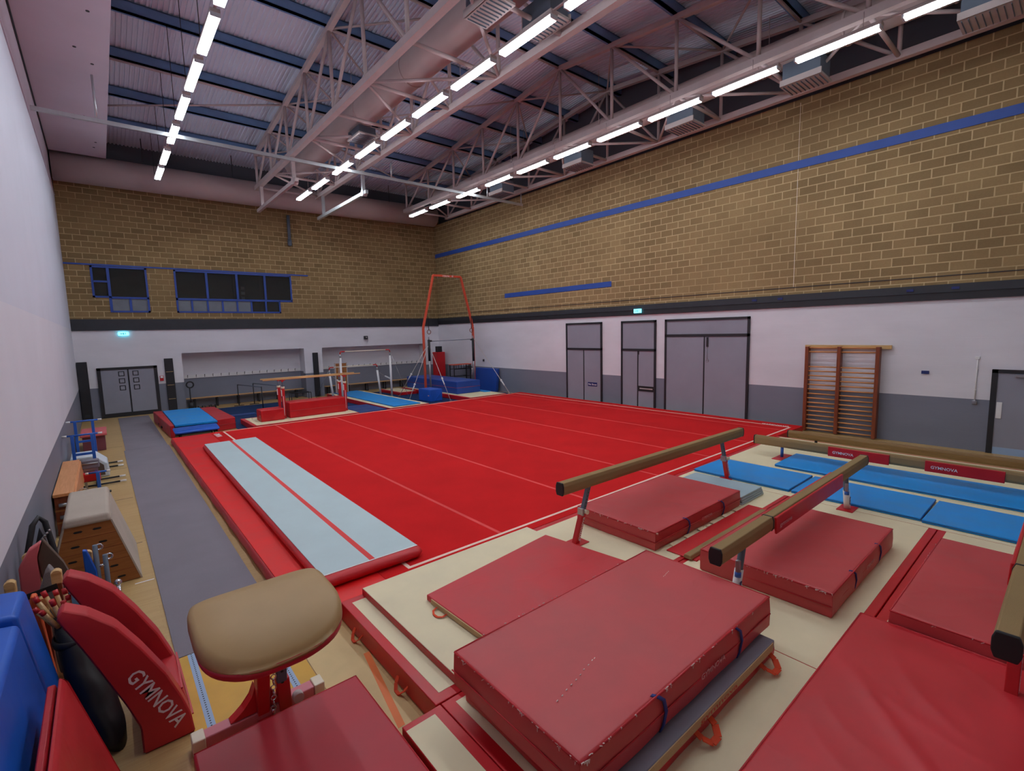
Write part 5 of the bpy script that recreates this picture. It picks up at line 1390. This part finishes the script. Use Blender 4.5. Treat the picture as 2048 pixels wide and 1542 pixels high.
# wooden bench box behind it
t = Thing('bench_box', 'long orange-brown wooden bench box against the left wall', 'bench box', (-.65, 11.8, 0))
q = MB(); q.box(-.80, 10.42, .64, -.545, 13.25, .69, .006); t.part('top_board', q, 'woodorange')
q = MB(); q.hexa([(-.575, 10.42, .30), (-.50, 10.42, .30), (-.50, 13.25, .30), (-.575, 13.25, .30), (-.545, 10.42, .66), (-.52, 10.42, .66), (-.52, 13.25, .66), (-.545, 13.25, .66)]); t.part('front_board', q, 'woodorange')
for y in (10.5, 11.8, 13.15):
    q = MB(); q.box(-.79, y - .05, .002, -.56, y + .05, .64, .006); t.part('leg', q, 'wooddark')
for z in (.2, .4):
    q = MB(); q.box(-.79, 10.44, z, -.56, 13.2, z + .03); t.part('shelf', q, 'woodmid')
for k, (y, z) in enumerate(((10.44, .45), (10.44, .25), (10.44, .06))):
    mb = MB(); mb.tube((-.74, y - .03, z + .06), (-.62, y - .03, z + .06), .03, 10); solo('dumbbell', mb, 'silver', 'dull metal bar end on the bench box shelf, %s down' % ORD[k], 'bar', 'bar ends in the bench box')
t = Thing('cord_loop', 'small pale looped cord hanging beside the wooden bench box', 'cord', (-.45, 10.7, .55)); q = MB(); q.ring((-.44, 10.6, .62), .06, .007, 'Y', 18, 6); t.part('loop', q, 'ventlip')

# blue trestles
def trestle(label, y, z, loc=None):
    t = Thing('trestle', label, 'trestle', (-.47, y, 0), 'blue steel trestles')
    q = MB(); q.tube((-.72, y, z), (-.22, y, z), .02, 12); t.part('top_bar', q, 'bluesteel')
    for x0, x1 in ((-.80, -.72), (-.22, -.145)):
        q = MB(); q.tube((x0, y, z), (x1, y, z), .021, 12); t.part('white_end', q, 'white')
    for x in (-.64, -.32):
        q = MB(); q.box(x - .028, y - .03, .16, x + .028, y + .03, z, .006); t.part('upright', q, 'bluesteel')
    q = MB(); q.box(-.64, y - .022, .68, -.32, y + .022, .73, .006); t.part('cross_rail', q, 'bluesteel')
    q = MB(); q.tube((-.80, y - .25, .04), (.06, y - .25, .04), .02, 10); q.tube((-.80, y + .25, .04), (.06, y + .25, .04), .02, 10)
    q.box(-.66, y - .25, .03, -.62, y + .25, .07); q.box(-.34, y - .25, .03, -.30, y + .25, .07); q.box(-.66, y - .03, .05, -.62, y + .03, .2); q.box(-.34, y - .03, .05, -.30, y + .03, .2); t.part('base_frame', q, 'blackrub')
    for yy in (y - .25, y + .25):
        q = MB(); q.tube((.06, yy, .04), (.17, yy, .04), .022, 10); t.part('foot_end', q, 'white')
trestle('blue steel trestle with white bar ends, farther of the tall pair', 15.5, 1.2)
trestle('blue steel trestle with white bar ends, nearer of the tall pair', 13.75, 1.12)
t = Thing('trestle', 'low blue trestle beside the wooden bench box', 'trestle', (-.4, 12.8, 0), 'blue steel trestles')
q = MB(); q.tube((-.42, 12.85, .45), (-.14, 12.85, .45), .02, 10); t.part('top_bar', q, 'bluesteel')
for x0, x1 in ((-.47, -.42), (-.14, -.08)):
    q = MB(); q.tube((x0, 12.85, .45), (x1, 12.85, .45), .022, 10); t.part('white_end', q, 'white')
q = MB(); q.box(-.31, 12.82, .004, -.25, 12.88, .45, .006); t.part('upright', q, 'bluesteel')
q = MB(); q.box(-.46, 12.8, .003, -.10, 12.9, .03, .006); t.part('foot', q, 'blackrub')
# white foam wedge, red beam sections, red-topped box
t = Thing('foam_block', 'off-white foam block with one sloping side behind the near blue trestle', 'foam block', (-.5, 15, 0))
q = MB(); q.prism([(-.78, .003), (-.10, .003), (-.12, .30), (-.34, .52), (-.74, .52), (-.79, .35)], 'Y', 14.4, 15.15, .02); t.part('cover', q, 'offwhite', soft=True)
q = MB(); q.prism([(-.70, .05), (-.18, .05), (-.19, .28), (-.37, .46), (-.69, .46)], 'Y', 14.38, 14.40); t.part('end_panel', q, 'darkboard')
for k, (y, z, m) in enumerate(((13.0, .34, 'redvinyl'), (13.15, .58, 'greymat2'))):
    t = Thing('beam_section', ['red padded beam section lying by the near blue trestle', 'grey beam section lying on top of the red one'][k], 'beam section', (-.4, y, z))
    q = MB(); q.box(-.53, y - .03, z - .09, -.24, y + .10, z + .09, .02); t.part('cover', q, m, soft=True)
    if k == 0:
        q = MB(); q.box(-.5, y, .003, -.46, y + .06, z - .09); q.box(-.3, y, .003, -.26, y + .06, z - .09); t.part('support', q, 'silver')
    else:
        q = MB(); q.box(-.5, y, .432, -.27, y + .06, z - .09); q.tube((-.52, y - .05, z + .02), (-.26, y - .05, z + .02), .015, 8); t.part('support', q, 'silver')
t = Thing('padded_box', 'mauve box with a faded red padded top near the grey double door', 'box', (-.38, 18.5, 0))
q = MB(); q.box(-.63, 17.95, .003, -.14, 19.1, .44, .008); t.part('body', q, 'mauve')
q = MB(); q.box(-.67, 17.85, .44, -.09, 19.2, .51, .018); t.part('padded_top', q, 'pinkpad', soft=True)
# ------------------------------------------------------------------ camera, exposure
cam = bpy.data.cameras.new('camera'); co = bpy.data.objects.new('camera', cam); COL.objects.link(co)
RX = Vector((0.76284832, -0.64612415, -0.02420804)); RY = Vector((-0.09030048, -0.06939073, -0.99349421)); RZ = Vector((0.64024078, 0.76007139, -0.11127993))
m = Matrix((RX, -RY, -RZ)).transposed().to_4x4(); m.translation = Vector((0, 0, 3.1))
co.matrix_world = m
cam.sensor_width = 36; cam.sensor_fit = 'HORIZONTAL'; cam.lens = 969.05 / 2048 * 36; cam.clip_start = .05; cam.clip_end = 200
SC.camera = co
w = bpy.data.worlds.new('world'); SC.world = w; w.use_nodes = True
w.node_tree.nodes['Background'].inputs[0].default_value = (.05, .05, .055, 1); w.node_tree.nodes['Background'].inputs[1].default_value = .2
vs = SC.view_settings; vs.view_transform = 'Standard'; vs.look = 'None'; vs.gamma = 1; vs.use_curve_mapping = False; vs.exposure = -0.1
cy_ = SC.cycles; cy_.use_denoising = True; cy_.max_bounces = 6; cy_.diffuse_bounces = 4; cy_.glossy_bounces = 2; cy_.use_adaptive_sampling = True; cy_.adaptive_threshold = .08; cy_.use_light_tree = True; cy_.sample_clamp_indirect = 6
